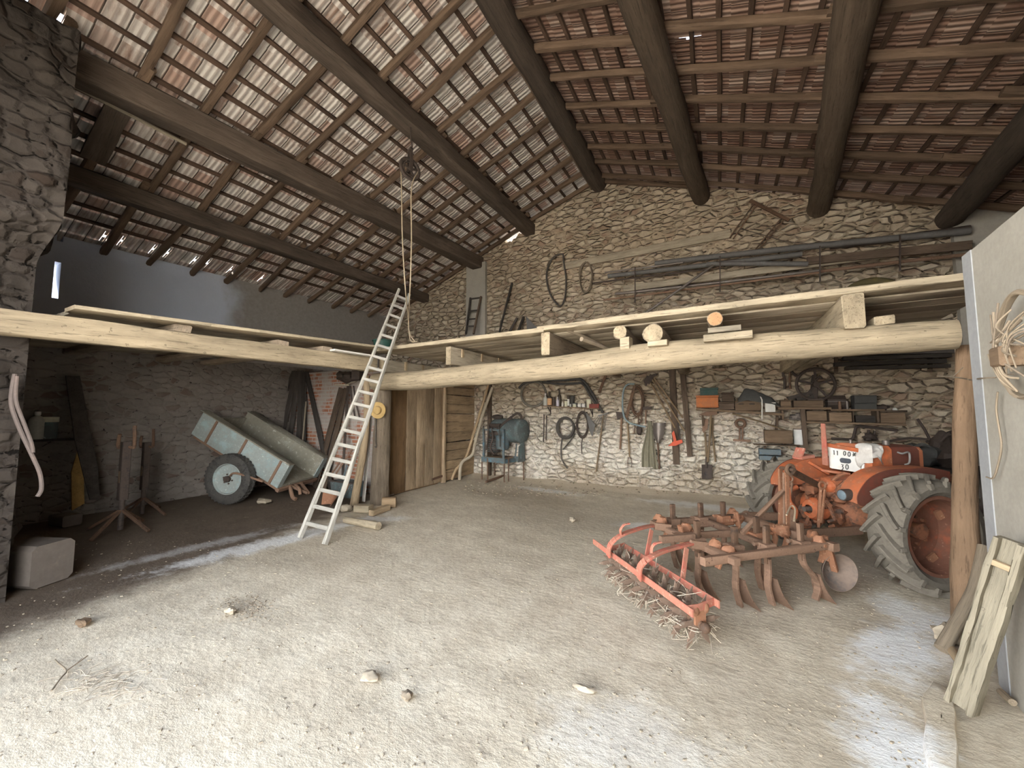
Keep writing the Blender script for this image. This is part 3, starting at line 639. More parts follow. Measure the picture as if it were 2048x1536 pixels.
# ladder leaning against the loft corner
BL, BR = onz(600, 1076), onz(650, 1089); DL, DR = ony(753, 692, 4.80), ony(785, 689, 4.83)
def extend(b, d, ty):
    lo, hi = 1.0, 3.0
    for _ in range(40):
        m = (lo+hi)/2; p = lerp(b, d, m); z = depth(p); yy = 768-F*(p-C0).dot(UP)/z
        lo, hi = (m, hi) if yy > ty else (lo, m)
    return lerp(b, d, lo)
TL, TR = extend(BL, DL, 578), extend(BR, DR, 588)
BL.z = BR.z = .0
t = thing('ladder', 'long grey wooden ladder leaning on the loft corner', 'ladder', (BL+BR)/2)
wv = (BR-BL).normalized(); lv = (TL-BL).normalized(); nv = wv.cross(lv).normalized()
for a, b in ((BL, TL), (BR, TR)):
    mb = MB(); mb.beam(a, b, .075, .045, up=wv, seg=16, rough=.002, taper=.75, ch=.012); mb.build('rail', M['grey'], t)
ys = [1050, 1020, 989, 959, 929, 901, 875, 848, 822, 797, 772, 747, 725, 701, 679, 657, 635, 613, 592]
def at_y(b, tt, ty):
    lo, hi = 0, 1
    for _ in range(30):
        m = (lo+hi)/2; p = lerp(b, tt, m); yy = 768-F*(p-C0).dot(UP)/depth(p)
        lo, hi = (m, hi) if yy > ty else (lo, m)
    return lo
u0, u1 = at_y(BL, TL, 1046), at_y(BL, TL, 591)
for i in range(19):
    u = u0+(u1-u0)*i/18; mb = MB(); mb.beam(lerp(BL, TL, u), lerp(BR, TR, u), .032, .055*(1-.25*u), up=lv, ch=.006); mb.build('rung', M['grey'], t)
# pulley under the first left purlin with its rope
PX, PY_ = 823, 300
pa = lerp(P1[0], P1[1], .5)
lo_, hi_ = 0, 1
for _ in range(30):
    m_ = (lo_+hi_)/2; p_ = lerp(P1[0], P1[1], m_); x_ = 1024+F*(p_-C0).dot(RT)/depth(p_) if depth(p_) > .2 else -9e9
    lo_, hi_ = (m_, hi_) if x_ < 815 else (lo_, m_)
yw = lerp(P1[0], P1[1], lo_).y; pz_ = lerp(P1[0], P1[1], lo_).z
def pw(px, py): return ony(px, py, yw)
ctr = pw(820, 338); r_w = 23*depth(ctr)/F; axis = V((.75, -.66, .0)).normalized()
axis = (ctr-C0); axis.z = 0; axis.normalize(); axis = Matrix.Rotation(R(28), 3, 'Z') @ axis
t = thing('pulley', 'iron pulley wheel hanging under the first left purlin', 'pulley', ctr)
mb = MB(); mb.torus(ctr, axis, r_w*.86, .030, 40, 10, .8); mb.torus(ctr, axis, r_w*.60, .012, 30, 8)
side = axis.cross(V((0, 0, 1))).normalized()
for k in range(5):
    an = 2*math.pi*k/5+.3; dd = side*math.cos(an)+V((0, 0, 1))*math.sin(an); mb.beam(ctr+dd*.03, ctr+dd*r_w*.86, .030, .022, up=axis)
mb.cyl(ctr-axis*.05, ctr+axis*.05, .036, 14); mb.build('wheel', M['iron'], t)
mb = MB(); top = ctr+V((0, 0, r_w+.13))
for s in (-1, 1): mb.beam(ctr+axis*.052*s+V((0, 0, -.05)), top+axis*.035*s, .05, .012, up=axis)
mb.beam(top-axis*.05, top+axis*.05, .05, .04); mb.build('strap', M['iron'], t)
hk = ctr.copy(); hk.z = pz_-.12
mb = MB(); mb.tube([top, top+V((0, 0, .04)), top+side*.03+V((0, 0, .08)), V((hk.x, hk.y, (hk.z+top.z)/2)), hk+V((0, 0, .02))], .012, 8, sub=5); mb.build('hook', M['iron'], t)
rp_ = MB(); sd = side*r_w*.80
if (side.dot(RT)) < 0: sd = -sd
lft = [pw(802, 338), pw(803, 372), pw(805, 480), pw(811, 580), ony(817, 640, 5.28), ony(820, 668, 5.15), ony(829, 682, 5.08)]
rgt = [pw(823, 376), pw(823, 480), pw(820, 580), ony(817, 640, 5.22), ony(819, 672, 5.12), ony(823, 683, 5.07), ony(835, 683, 5.1)]
arc = [ctr+(-sd)*math.cos(a)+V((0, 0, 1))*r_w*.86*math.sin(a) for a in (0.2, .8, 1.57, 2.3, 2.95)]
rp_.tube(lft[::-1]+arc+rgt, .0095, 6, sub=4); mk('hoist_rope', rp_, M['rope'], 'pale rope running over the pulley down to the loft edge', 'rope')
# ================================================================ corner post and what stands round it
pc = onz(757, 1006); mb = MB(); mb.tube([pc+V((0, .04, -.03)), pc+V((.0, .04, .7)), pc+V((.02, .03, 1.5)), pc+V((.02, .0, 2.14))], [.175, .165, .155, .15], 18, rough=.16, sub=8)
mk('corner_post', mb, M['post'], 'thick cracked dark post under the left end of the log', 'post')
mb = MB(); mb.tube([onz(708, 1011), ony(720, 940, 5.08), ony(730, 880, 5.15), ony(734, 820, 5.18), ony(733, 752, 5.2)], [.075, .07, .066, .064, .062], 12, rough=.08, sub=5)
mk('crooked_pole', mb, M['pole'], 'crooked pale pole leaning beside the corner post, right of the ladder', 'pole')
mb = MB(); mb.beam(onz(727, 1003), ony(745, 800, 5.36), .07, .022, up=(0, -1, 0)); mk('lath', mb, M['card'], 'thin whitish lath between the crooked pole and the corner post', 'lath')
hc = pc+V((.10, -.155, 1.74)); ax = V((.35, -1, -.05)).normalized()
t = thing('straw_hat', 'yellow straw hat hung on the corner post', 'hat', hc)
mb = MB(); mb.lathe([(.07, .0), (.075, .006), (.13, .002), (.155, .012), (.155, .018), (.13, .010), (.075, .014), (.07, .06), (.05, .075), (.0, .078), (.0, .07), (.047, .066), (.062, .055)], hc, ax, 32, caps=False); mb.build('brim_and_crown', M['hat'], t)
mb = MB(); mb.torus(hc+ax*.02, ax, .073, .007, 30, 6); mb.build('band', M['handle'], t)
h0 = pc+V((.06, -.16, 1.66)); mb = MB(); mb.tube([h0, h0+V((0, -.005, -.25)), h0+V((.005, -.005, -.50)), h0+V((.02, -.005, -.54)), h0+V((.03, -.005, -.58)), h0+V((.01, -.005, -.61)), h0+V((-.01, -.005, -.585))], .008, 6, sub=4)
mk('hook_cord', mb, M['cord'], 'short cord with a hook hanging on the corner post below the hat', 'cord')
def slab(name, px, py, sx_, sy_, sz_, rot, label, cat, mat, sink=.0):
    p = onz(px, py); mb = MB(); mb.box(p+V((0, 0, sz_/2-sink)), sx_, sy_, sz_, rot, ch=min(sx_, sy_, sz_)*.12); return mk(name, mb, M[mat], label, cat)
slab('stone_block', 727, 1024, .28, .16, .12, .3, 'small pale block at the foot of the crooked pole', 'block', 'board')
slab('wood_block', 778, 1014, .24, .16, .17, .7, 'square wooden block on the floor right of the corner post', 'wood block', 'handle')
mb = MB(); a, b = onz(742, 1032), onz(776, 1020); mb.beam(a+V((0, 0, .045)), b+V((0, 0, .045)), .10, .09); mk('timber_offcut', mb, M['pole'], 'short timber lying between two blocks below the corner post', 'timber')
mb = MB(); a, b = onz(690, 1046), onz(757, 1060); mb.tube([a+V((0, 0, .05)), b+V((0, 0, .055))], [.045, .058], 12, rough=.1, sub=4); mk('round_offcut', mb, M['board'], 'pale round offcut lying on the floor by the ladder foot', 'log')
def rock(px, py, r, label, mat='debris', sc=(1.2, 1, .7), grp=None):
    p = onz(px, py); mb = MB(); mb.ball(p+V((0, 0, r*sc[2]*.8)), r, sc, 12, 8, .5); return mk('stone', mb, M[mat], label, 'stone', grp)
rock(692, 1022, .09, 'rounded grey stone left of the crooked pole'); rock(528, 1006, .11, 'flat stone under the trailer edge', sc=(1.5, 1, .4))
# door and boarded partition
WX = -6.0
def wx(px, py): return onx(px, py, WX)
ys_ = [wx(px, 900).y for px in (779, 811, 831, 849, 866, 882)]
base = MB(); base.box((WX-.05, (ys_[0]+ys_[-1])/2+.02, 1.35), .06, ys_[-1]-ys_[0]+.1, 2.7); dr = struct('door_1', base, M['door2'])
for i in range(5):
    y0, y1 = ys_[i], ys_[i+1]; mb = MB(); mb.beam((WX+.0, (y0+y1)/2, .03), (WX+.0+.004*i, (y0+y1)/2, 2.72), .045 if i else .03, (y1-y0)-.012, up=(0, 1, 0), seg=10, rough=.002)
    mb.build('plank', M['door2'] if i == 0 else M['door'], dr)
mb = MB(); mb.beam((WX+.03, ys_[-1]+.06, .0), (WX+.03, ys_[-1]+.06, 2.72), .09, .085, up=(0, 1, 0), seg=6, rough=.003); mb.build('frame_post', M['door'], dr)
mb = MB(); q = wx(868, 960); mb.beam((WX+.035, q.y-.12, .14), (WX+.035, q.y+.30, .17), .02, .05); mb.build('hinge_strap', M['rustd'], dr)
mb = MB(); y0 = ys_[-1]+.12; z = .02; k = 0
while z < 2.8:
    h = random.uniform(.20, .30); mb.beam((WX-.02, y0, z+h/2), (WX-.02+random.uniform(-.01, .01), YB-.01, z+h/2+random.uniform(-.02, .02)), .04, h-.012, seg=6, rough=.002); z += h
struct('wall_boards', mb, M['hboard'])
mb = MB(); mb.box(((XL+WX)/2, 5.93, 1.33), WX-XL, .14, 2.66); struct('wall_partition', mb, M['brick'])
mb = MB(); a = ony(979, 905, YB-.06); mb.box((a.x, a.y, 1.3), .10, .07, 2.6); mk('wall_post', mb, M['brown'], 'brown upright post in the corner between boards and stone wall', 'post')
for nm, P_, mat, r in (('yellowish', [(978, 766), (953, 848), (932, 914), (912, 939), (903, 962)], 'hboard', .035), ('greyish', [(985, 775), (966, 828), (951, 882), (944, 910), (923, 926), (919, 962)], 'under', .04)):
    T_ = ony(*P_[0], YB-.12); B_ = onz(*P_[-1]); pn_ = (B_-T_).cross(V((0, 0, 1))).normalized(); pts = [onp(px, py, T_, pn_) for px, py in P_]; pts[-1].z = .03
    mb = MB(); mb.tube(pts, r, 10, rough=.06, sub=6); mk('bent_shaft', mb, M[mat], f'{nm} wooden shaft with a bent foot leaning on the boarded partition', 'pole')
# ================================================================ left bay, in the dark
mb = MB(); mb.tube([onx(px, py, -5.66) for px, py in ((30, 748), (24, 780), (24, 814), (42, 863), (65, 912), (80, 947), (83, 977), (75, 993))], .016, 8, sub=6); mk('hose', mb, M['hose'], 'longer pinkish hose hanging on the stone pier', 'hose')
mb = MB(); mb.tube([onx(px, py, -5.63) for px, py in ((34, 752), (32, 800), (48, 846), (63, 886), (66, 905))], .014, 8, sub=6); mk('hose', mb, M['hose'], 'shorter pinkish hose hanging on the stone pier', 'hose')
LX = XL+.02
s0, s1 = onx(64, 879, LX+.12), onx(152, 879, LX+.12); mb = MB(); mb.box((LX+.12, (s0.y+s1.y)/2, s0.z-.02), .26, s1.y-s0.y, .03); mk('wall_shelf', mb, M['dark'], 'small dark shelf in the shadow behind the stone pier', 'shelf')
def on_left_shelf(px): p = onx(px, 879, LX+.12); p.z = s0.z-.003; return p
p = on_left_shelf(71); t = thing('bottle', 'pale plastic bottle on the dark shelf behind the pier', 'bottle', p)
mb = MB(); mb.lathe([(.0, 0), (.085, .004), (.088, .02), (.088, .30), (.06, .345), (.03, .36), (.03, .385)], p, n=20); mb.build('bottle_body', M['clear'], t)
mb = MB(); mb.cyl(p+V((0, 0, .38)), p+V((0, 0, .43)), .035, 14); mb.build('cap', M['card'], t)
p = on_left_shelf(97); t = thing('jar', 'dark jar with a yellow lid beside the pale bottle', 'jar', p)
mb = MB(); mb.lathe([(.0, 0), (.085, .004), (.088, .25), (.08, .27)], p, n=20); mb.build('jar_body', M['teal'], t)
mb = MB(); mb.lathe([(.092, .265), (.095, .27), (.095, .345), (.0, .35)], p, n=20); mb.build('lid', M['cream'], t)
mb = MB(); q = [onx(px, py, LX+.14) for px, py in ((160, 886), (143, 944), (144, 1021), (169, 1007), (166, 889))]; mb.prism(q, (-.025, 0, 0)); mk('amber_board', mb, M['amber'], 'amber coloured board standing against the left wall', 'board')
mb = MB(); q = [onx(px, py, LX+(.06 if py < 800 else .55)) for px, py in ((132, 751), (160, 752), (196, 935), (200, 1000), (180, 1000), (150, 880))]; q[3] = onx(200, 1000, LX+.55); mb.prism(q, (-.04, .0, 0)); mk('leaning_plank', mb, M['dark'], 'dark plank leaning on the left wall beside the amber board', 'plank')
def jack(px, py, k, label, ht, spread, dx=0):
    b = onz(px, py); d = depth(b)/F; t = thing('trestle_stand', label, 'stand', b, 'trestle stands')
    mb = MB(); mb.tube([b+V((0, 0, .02)), b+V((0, 0, ht*.6))], .035*k, 12); mb.build('column', M['iron'], t)
    mb = MB(); mb.beam(b+V((0, 0, ht*.32)), b+V((0, 0, ht*.92)), .11*k, .10*k); mb.build('sleeve', M['iron'], t)
    for an in (.35, 2.3, 3.6, 5.4):
        f = b+V((math.cos(an), math.sin(an), 0))*spread; f.z = .02; mb = MB(); mb.beam(b+V((0, 0, ht*.22)), f, .035*k, .035*k); mb.build('leg', M['rustd'], t)
    mb = MB(); mb.beam(b+V((math.cos(2.3), math.sin(2.3), 0))*spread*.8+V((0, 0, .06)), b+V((math.cos(.35), math.sin(.35), 0))*spread*.8+V((0, 0, .06)), .025, .025); mb.build('brace', M['rust'], t)
    for s, hh in ((-1, 1.0), (1, 1.09)):
        mb = MB(); q = b+V((.10*s*k, .05*s*k, ht*.86)); mb.tube([b+V((0, 0, ht*.88)), q, q+V((.02*s, 0, ht*.08)), q+V((-.01*s, 0, ht*(hh-.86)))], .022*k, 8, sub=3); mb.build('fork_prong', M['rustd'], t)
    mb = MB(); mb.beam(b+V((.03, -.062*k, ht*.5)), b+V((.03, -.062*k, ht*.62)), .05, .006, up=(0, 1, 0)); mb.build('tan_plate', M['crate'], t)
jack(240, 1062, 1.0, 'dark iron stand with splayed legs, nearer the camera', 1.38, .48)
jack(284, 1030, .9, 'dark iron stand with splayed legs, behind the first one', 1.30, .45)
slab('stone_block', 66, 1165, .42, .34, .40, .4, 'large dim stone block on the floor below the hoses', 'block', 'dimstone')
slab('stone_block', 130, 1050, .34, .22, .16, .2, 'low stone block under the amber board', 'block', 'dimstone')
# boards leaning on the brick partition
BY = 5.86
def bw(px, py, off=.05): return ony(px, py, BY-off)
def leaner(name, a, b, w, th, label, mat, oa=.02, ob=.25, cat='board'):
    A_, B_ = bw(*a, oa), bw(*b, ob); dd = (B_-A_); B_ = A_+dd*((A_.z-.02)/max(.05, A_.z-B_.z)); mb = MB(); mb.beam(A_, B_, w, th, up=(0, -1, 0), seg=4, rough=.002)
    mk(name, mb, M[mat], label, cat)
for i, (a, b) in enumerate((((588, 744), (556, 820)), ((592, 742), (572, 835)), ((597, 742), (584, 845)), ((603, 742), (598, 852)), ((608, 744), (607, 858)))):
    leaner('dark_board', a, b, .15, .03, f'blackened board in the leaning fan behind the trailer, {ORD[i]} from the left', 'dark', .02+.012*i, .10+.01*i)
leaner('dark_board', (613, 746), (640, 872), .13, .03, 'grey-green board at the right of the leaning fan behind the trailer', 'dark', .03, .12)
leaner('lath', (612, 803), (607, 860), .03, .02, 'pale-edged lath among the leaning blackened boards', 'under', .16, .19, 'lath')
leaner('brown_board', (683, 776), (655, 880), .15, .03, 'brown-grey board leaning on the brick partition, left of the ladder', 'brown', .02, .12)
leaner('brown_board', (692, 776), (668, 884), .12, .03, 'second brown-grey board leaning on the brick partition, next to the ladder', 'brown', .05, .14)
leaner('iron_bar', (696, 772), (692, 840), .05, .03, 'dark iron bar leaning beside the brown-grey boards', 'iron', .12, .2, 'bar')
for i, (a, b) in enumerate((((701, 772), (710, 836)), ((707, 772), (719, 836)))):
    mb = MB(); mb.tube([bw(*a), lerp(bw(*a), bw(*b), .5)+V((0, -.02, 0)), bw(*b, .08)], .013, 8, sub=3); mk('iron_rod', mb, M['iron'], f'{("left", "right")[i]} of two thin dark rods hanging behind the ladder', 'rod')
t0 = bw(700, 754, .3); t = thing('engine_part', 'black oily machine part tucked under the loft behind the ladder', 'machine part', t0)
mb = MB(); mb.ball(t0, .20, (1.2, .8, .62), 14, 9, .6); mb.ball(t0+V((-.25, 0, .03)), .13, (1.3, .8, .7), 12, 8, .6); mb.build('casting', M['iron'], t)
mb = MB(); mb.box(t0+V((.25, 0, .02)), .18, .2, .2, .3); mb.build('housing', M['iron'], t)
mb = MB(); mb.tube([t0+V((-.4, 0, .1)), t0+V((-.33, -.05, .0)), t0+V((-.2, -.1, .08))], .015, 6, sub=4); mb.build('pipe', M['iron'], t)
mb = MB(); mb.beam(bw(674, 770, .2), bw(693, 770, .2), .12, .03); mb.beam(bw(693, 768, .2), bw(712, 763, .2), .05, .02); mk('bracket_board', mb, M['under'], 'small grey bracket board on top of the brown boards', 'bracket')
# ================================================================ on the gable wall above the loft
def wtube(pts, r, off=.06, n=8, sub=0, rough=0, closed=False, mb=None):
    mb = mb or MB(); o = off if isinstance(off, (list, tuple)) else [off]*len(pts)
    return mb.tube([bk(p[0], p[1], o[i]) for i, p in enumerate(pts)], r, n, closed=closed, sub=sub, rough=rough)
def wbeam(a, b, w, th, off=.05, mb=None, seg=4, rough=.002, off2=None):
    mb = mb or MB(); return mb.beam(bk(*a, off), bk(*b, off if off2 is None else off2), w, th, up=(0, -1, 0), seg=seg, rough=rough)
def px_m(px, py): return depth(bk(px, py))/F
mk('wall_board', wbeam((1126, 533), (1462, 467), .17, .05, .06), M['under'], 'long dusty board fixed slanting across the upper gable wall', 'board')
mk('vine_hoop', wtube([(1124, 508), (1104, 518), (1093, 548), (1099, 585), (1118, 612), (1129, 598), (1132, 560), (1127, 522)], .020, .10, 8, 5, .3, True), M['cord'], 'large dark hoop hanging left on the upper gable wall', 'hoop')
mb = MB()
for k in range(5):
    j = lambda: random.uniform(-2, 2)
    wtube([(1172+j(), 524+j()), (1161+j(), 538), (1160+j(), 562), (1167+j(), 584+j()), (1178+j(), 580), (1184+j(), 556), (1181+j(), 535)], .013, .07+.02*k, 6, 4, .2, True, mb)
mk('rope_hank', mb, M['straw'], 'hank of old rope hanging beside the large hoop', 'rope hank')
t = thing('iron_rack', 'three-sided rusty iron rack hanging high on the gable wall', 'rack', bk(1540, 420, .1))
mb = MB(); wbeam((1500, 401), (1578, 441), .055, .05, .10, mb); mb.build('cross_bar', M['rustd'], t)
for a, b in (((1509, 406), (1459, 476)), ((1514, 409), (1466, 478)), ((1562, 437), (1505, 506)), ((1569, 439), (1516, 500))):
    mb = MB(); wbeam(a, b, .022, .022, .10, mb); mb.build('bar', M['rustd'], t)
wtube_ = [((1310, 527), (1560, 499), (1940, 462), .055, .22, 'galv', 'thick grey pipe, uppermost of the pipe stack, reaching the right pilaster', 'pipe'),
          ((1660, 492), (1800, 476), (1939, 458), .062, .16, 'iron', 'short thick black pipe at the upper right of the stack', 'pipe'),
          ((1216, 552), (1415, 530), (1604, 508), .048, .30, 'galv', 'grey pipe with an open left end, below the uppermost one', 'pipe'),
          ((1210, 545), (1290, 535), (1366, 525), .018, .36, 'steel', 'thin short pipe lying on the open-ended pipe', 'pipe'),
          ((1187, 566), (1300, 552), (1420, 538), .016, .20, 'iron', 'thin dark rod poking out furthest left of the stack', 'rod'),
          ((1413, 528), (1510, 527), (1616, 528), .045, .36, 'galv', 'bluish-grey pipe with its open end pointing right', 'pipe'),
          ((1230, 588), (1430, 566), (1640, 541), .028, .34, 'steel', 'pale thin pipe in the lower row of the stack', 'pipe'),
          ((1207, 600), (1395, 576), (1640, 545), .020, .36, 'rust', 'thin rusty bar, lowest of the stack at its left end', 'bar'),
          ((1632, 544), (1780, 526), (1944, 508), .030, .30, 'rust', 'rusty bar, lowest of the stack at its right end', 'bar')]
for a, m_, b, r, off, mat, lb, cat in wtube_: mk('stacked_'+cat, wtube([a, m_, b], r, off, 12, 4), M[mat], lb, cat, 'pipes and bars stacked on the gable wall')
mk('stacked_plank', wbeam((1247, 578), (1836, 500), .13, .04, .22, None, 8), M['under'], 'grey plank in the middle of the pipe stack', 'plank', 'pipes and bars stacked on the gable wall')
mk('stacked_plank', wbeam((1614, 522), (1944, 490), .14, .04, .28, None, 8), M['brown'], 'brown plank at the right of the pipe stack', 'plank', 'pipes and bars stacked on the gable wall')
for px, py in ((1270, 604), (1440, 582), (1640, 562), (1800, 540)):
    mb = MB(); a = bk(px, py, -.05); mb.beam(a, bk(px, py, .46), .03, .03); mb.beam(bk(px, py, .44), bk(px, py-70, .44), .02, .02)
    mk('wall_bracket', mb, M['iron'], f'iron bracket under the pipe stack, {ORD[(1270, 1440, 1640, 1800).index(px)]} from the left', 'bracket', 'brackets')
mk('leaning_pipe', wtube([(1290, 627), (1360, 578), (1426, 531)], .025, [.62, .54, .46], 10), M['steel'], 'pipe leaning diagonally against the pipe stack', 'pipe')
mk('wire', wtube([(1480, 458), (1520, 468), (1570, 482), (1640, 490)], .006, .12, 5, 5), M['iron'], 'loose wire trailing above the pipe stack', 'wire')
c = bk(1748, 606, .14); mb = MB(); mb.torus(c, (0, -1, .25), .42, .075, 40, 12); mk('old_tyre', mb, M['tyre_y'], 'yellowed tyre lying up against the gable wall on the loft', 'tyre')
mk('dark_pole', wtube([(1024, 566), (1012, 612), (999, 664)], .028, [.06, .2, .4], 8, 2, .1), M['dark'], 'dark pole leaning on the gable wall above the loft', 'pole')
mk('dark_stake', wtube([(1034, 636), (1020, 662)], .035, [.1, .3], 8, 0), M['dark'], 'left of two short dark stakes on the loft', 'stake')
mk('dark_stake', wtube([(1047, 634), (1037, 662)], .035, [.1, .3], 8, 0), M['dark'], 'right of two short dark stakes on the loft', 'stake')
mb = MB(); mb.prism([bk(1052, 633, .12), bk(1078, 660, .3), bk(1054, 664, .3)], (.01, -.012, 0)); mk('metal_sheet', mb, M['galv'], 'pale triangular metal sheet leaning on the loft', 'sheet')
t = thing('short_ladder', 'short dark ladder leaning on the cement pilaster', 'ladder', bk(945, 664, .5))
PA = [(941, 596, .14), (932, 668, .5)], [(962, 593, .14), (947, 668, .5)]
for a, b in PA: mb = MB(); wbeam(a[:2], b[:2], .045, .05, a[2], mb, 6, .002, b[2]); mb.build('rail', M['dark' if a[0] < 950 else 'brown'], t)
for q in (.03, .38, .60, .79):
    mb = MB(); mb.beam(lerp(bk(*PA[0][0]), bk(*PA[0][1]), q), lerp(bk(*PA[1][0]), bk(*PA[1][1]), q), .03, .04); mb.build('rung', M['dark'], t)
p = ony(766, 689, 5.5); p.z = 2.935; t = thing('tub', 'green plastic tub on the loft behind the ladder', 'tub', p); mb = MB()
mb.lathe([(.0, .0), (.16, 0), (.19, .18), (.205, .18), (.205, .195), (.18, .19), (.15, .012), (.0, .012)], p, n=28, caps=False); mb.build('tub_body', M['tub'], t)
mb = MB(); mb.torus(p+V((0, 0, .185)), (0, 0, 1), .2, .012, 28, 8); mb.build('rim', M['tub'], t)
# ================================================================ on the gable wall below the loft
c = bk(1067, 788, .10); ax = V((.25, -1, .12)).normalized(); mb = MB(); mb.torus(c, ax, .315, .030, 44, 10); mk('bicycle_tyre', mb, M['rubber'], 'round bicycle tyre hanging left of the bottle shelf', 'tyre')
for i, dy in enumerate((0, 7)):
    P_ = [(1038, 776+dy*.3), (1052, 765+dy*.4), (1085, 761+dy*.4), (1130, 760+dy*.8), (1158, 758+dy*.7), (1172, 768+dy), (1186, 790+dy*.8), (1196, 810), (1206, 825)] if i == 0 else [(1084, 764), (1120, 768), (1150, 767), (1166, 768), (1180, 790), (1190, 806), (1199, 822)]
    mk('black_hose', wtube(P_, .034 if i == 0 else .028, .12+.05*i, 8, 5, .12), M['rubberd'], ('longer' if i == 0 else 'shorter')+' black hose arching over the bottle shelf', 'hose')
t = thing('bottle_shelf', 'thin board shelf with bottles on the lower gable wall', 'shelf', bk(1142, 816, .1)); SHY = YB-.12
a, b = ony(1082, 811.5, YB-.2), ony(1199, 818, YB-.2); mb = MB(); mb.beam(V((a.x, YB-.115, a.z)), V((b.x, YB-.115, b.z)), .21, .022); mb.build('shelf_board', M['crate'], t)
for q in (.12, .85):
    p = lerp(a, b, q); mb = MB(); mb.beam(V((p.x, YB-.19, p.z-.02)), V((p.x, YB, p.z-.16)), .02, .02); mb.beam(V((p.x, YB-.01, p.z-.02)), V((p.x, YB-.01, p.z-.2)), .02, .02); mb.build('bracket', M['iron'], t)
def onsh(px, dy=.12):
    p = ony(px, 815, YB-dy); q = (p.x-a.x)/(b.x-a.x); return V((p.x, YB-dy, a.z+(b.z-a.z)*q+.011))
def bottle(px, w, h, name, label, mat, prof, parts=(), dy=.12, cat='bottle'):
    p = onsh(px, dy); m = depth(p)/F; w *= m/2; h *= m
    t = thing(name, label, cat, p, 'things on the bottle shelf'); mb = MB(); mb.lathe([(r*w, z*h) for r, z in prof], p, n=18); mb.build(name+'_body' if name not in ('bottle',) else 'glass', M[mat], t)
    for nm, mt, pr in parts: mb = MB(); mb.lathe([(r*w, z*h) for r, z in pr], p, n=18, caps=True); mb.build(nm, M[mt], t)
BOT = [(0, 0), (.95, 0), (1, .03), (1, .58), (.85, .66), (.38, .76), (.34, .95), (.34, 1)]
CAN = [(0, 0), (.97, 0), (1, .02), (1, .97), (.95, 1), (0, 1)]
cap = lambda nm, mt: (nm, mt, [(0, .93), (.42, .93), (.42, 1.05), (0, 1.05)])
lab = lambda mt, z0, z1: ('label', mt, [(1.02, z0), (1.03, z0), (1.03, z1), (1.02, z1)])
bottle(1091, 9, 23, 'bottle', 'milky plastic bottle with a white cap, leftmost on the bottle shelf', 'clear', BOT, (cap('cap', 'card'),), .15)
bottle(1099, 10, 27, 'bottle', 'brown glass bottle with an orange label', 'glass', BOT, (lab('olabel', .05, .55), cap('cap', 'iron')), .11)
bottle(1108, 6, 15, 'jar', 'small black jar between the two dark bottles', 'iron', CAN, (('lid', 'iron', [(0, .95), (1.08, .95), (1.08, 1.1), (0, 1.1)]),), .11, 'jar')
bottle(1119, 8, 32, 'bottle', 'tall dark bottle behind the lilac one', 'glass', BOT, (cap('cap', 'iron'),), .06)
bottle(1115, 6, 18, 'spray_bottle', 'lilac plastic bottle with a pale cap', 'lilac', BOT, (cap('cap', 'card'),), .16)
bottle(1125, 4.5, 11, 'vial', 'small white vial right of the lilac bottle', 'card', BOT, (cap('cap', 'iron'),), .15, 'vial')
bottle(1132, 6, 16, 'tube_box', 'cream upright tube with a dark round mark', 'cream', CAN, (('mark', 'iron', [(.3, .72), (1.02, .72), (1.02, .86), (.3, .86)]),), .14, 'tube')
bottle(1137, 4.5, 22, 'spray_can', 'slim black can with a pale stripe', 'iron', CAN, (('stripe', 'card', [(1.02, .1), (1.04, .1), (1.04, .7), (1.02, .7)]),), .12, 'can')
bottle(1141, 4.5, 6, 'cup', 'tiny clear cup beside the slim black can', 'clear', CAN, (), .17, 'cup')
bottle(1149, 8, 6, 'jar', 'low cream jar in front of the black boot', 'cream', CAN, (('lid', 'clear', [(0, .9), (1.06, .9), (1.06, 1.15), (0, 1.15)]),), .17, 'jar')
bottle(1178, 11, 16.5, 'cup', 'cream plastic cup at the right of the bottle shelf', 'cream', [(0, 0), (.75, 0), (1, 1), (.9, 1), (.66, .08), (0, .08)], (), .10, 'cup')
p = onsh(1149, .08); t = thing('rubber_boot', 'black rubber boot upper slumped on the bottle shelf', 'boot', p, 'things on the bottle shelf'); mb = MB(); mb.tube([p+V((-.06, 0, .03)), p+V((-.06, 0, .14)), p+V((-.04, 0, .27))], [.06, .055, .05], 12, sub=3); mb.build('shaft', M['rubberd'], t)
mb = MB(); mb.tube([p+V((-.06, 0, .06)), p+V((.05, -.02, .05)), p+V((.12, -.03, .03))], [.055, .045, .03], 12, sub=3); mb.build('foot', M['rubberd'], t)
p = onsh(1164, .10); t = thing('tin', 'white tin lying on its side', 'tin', p, 'things on the bottle shelf'); mb = MB(); mb.cyl(p+V((-.09, 0, .05)), p+V((.09, 0, .05)), .05, 18); mb.build('tin_body', M['card'], t)
mb = MB(); mb.cyl(p+V((-.012, 0, .05)), p+V((.012, 0, .05)), .0515, 18); mb.build('band', M['galv'], t)
p = onsh(1189, .16); mb = MB(); mb.box(p+V((.0, 0, .05)), .22, .10, .10, .02); mk('red_box', mb, M['redbox'], 'red-brown box at the right end of the bottle shelf', 'box', 'things on the bottle shelf')
mb = MB(); wtube([(1101, 830), (1088, 829), (1087, 884)], .012, .05, 6, 0, mb=mb); wtube([(1093, 831), (1092, 880)], .012, .05, 6, mb=mb); mk('iron_bracket', mb, M['iron'], 'thin L-shaped iron bracket hanging below the bottle shelf', 'bracket')
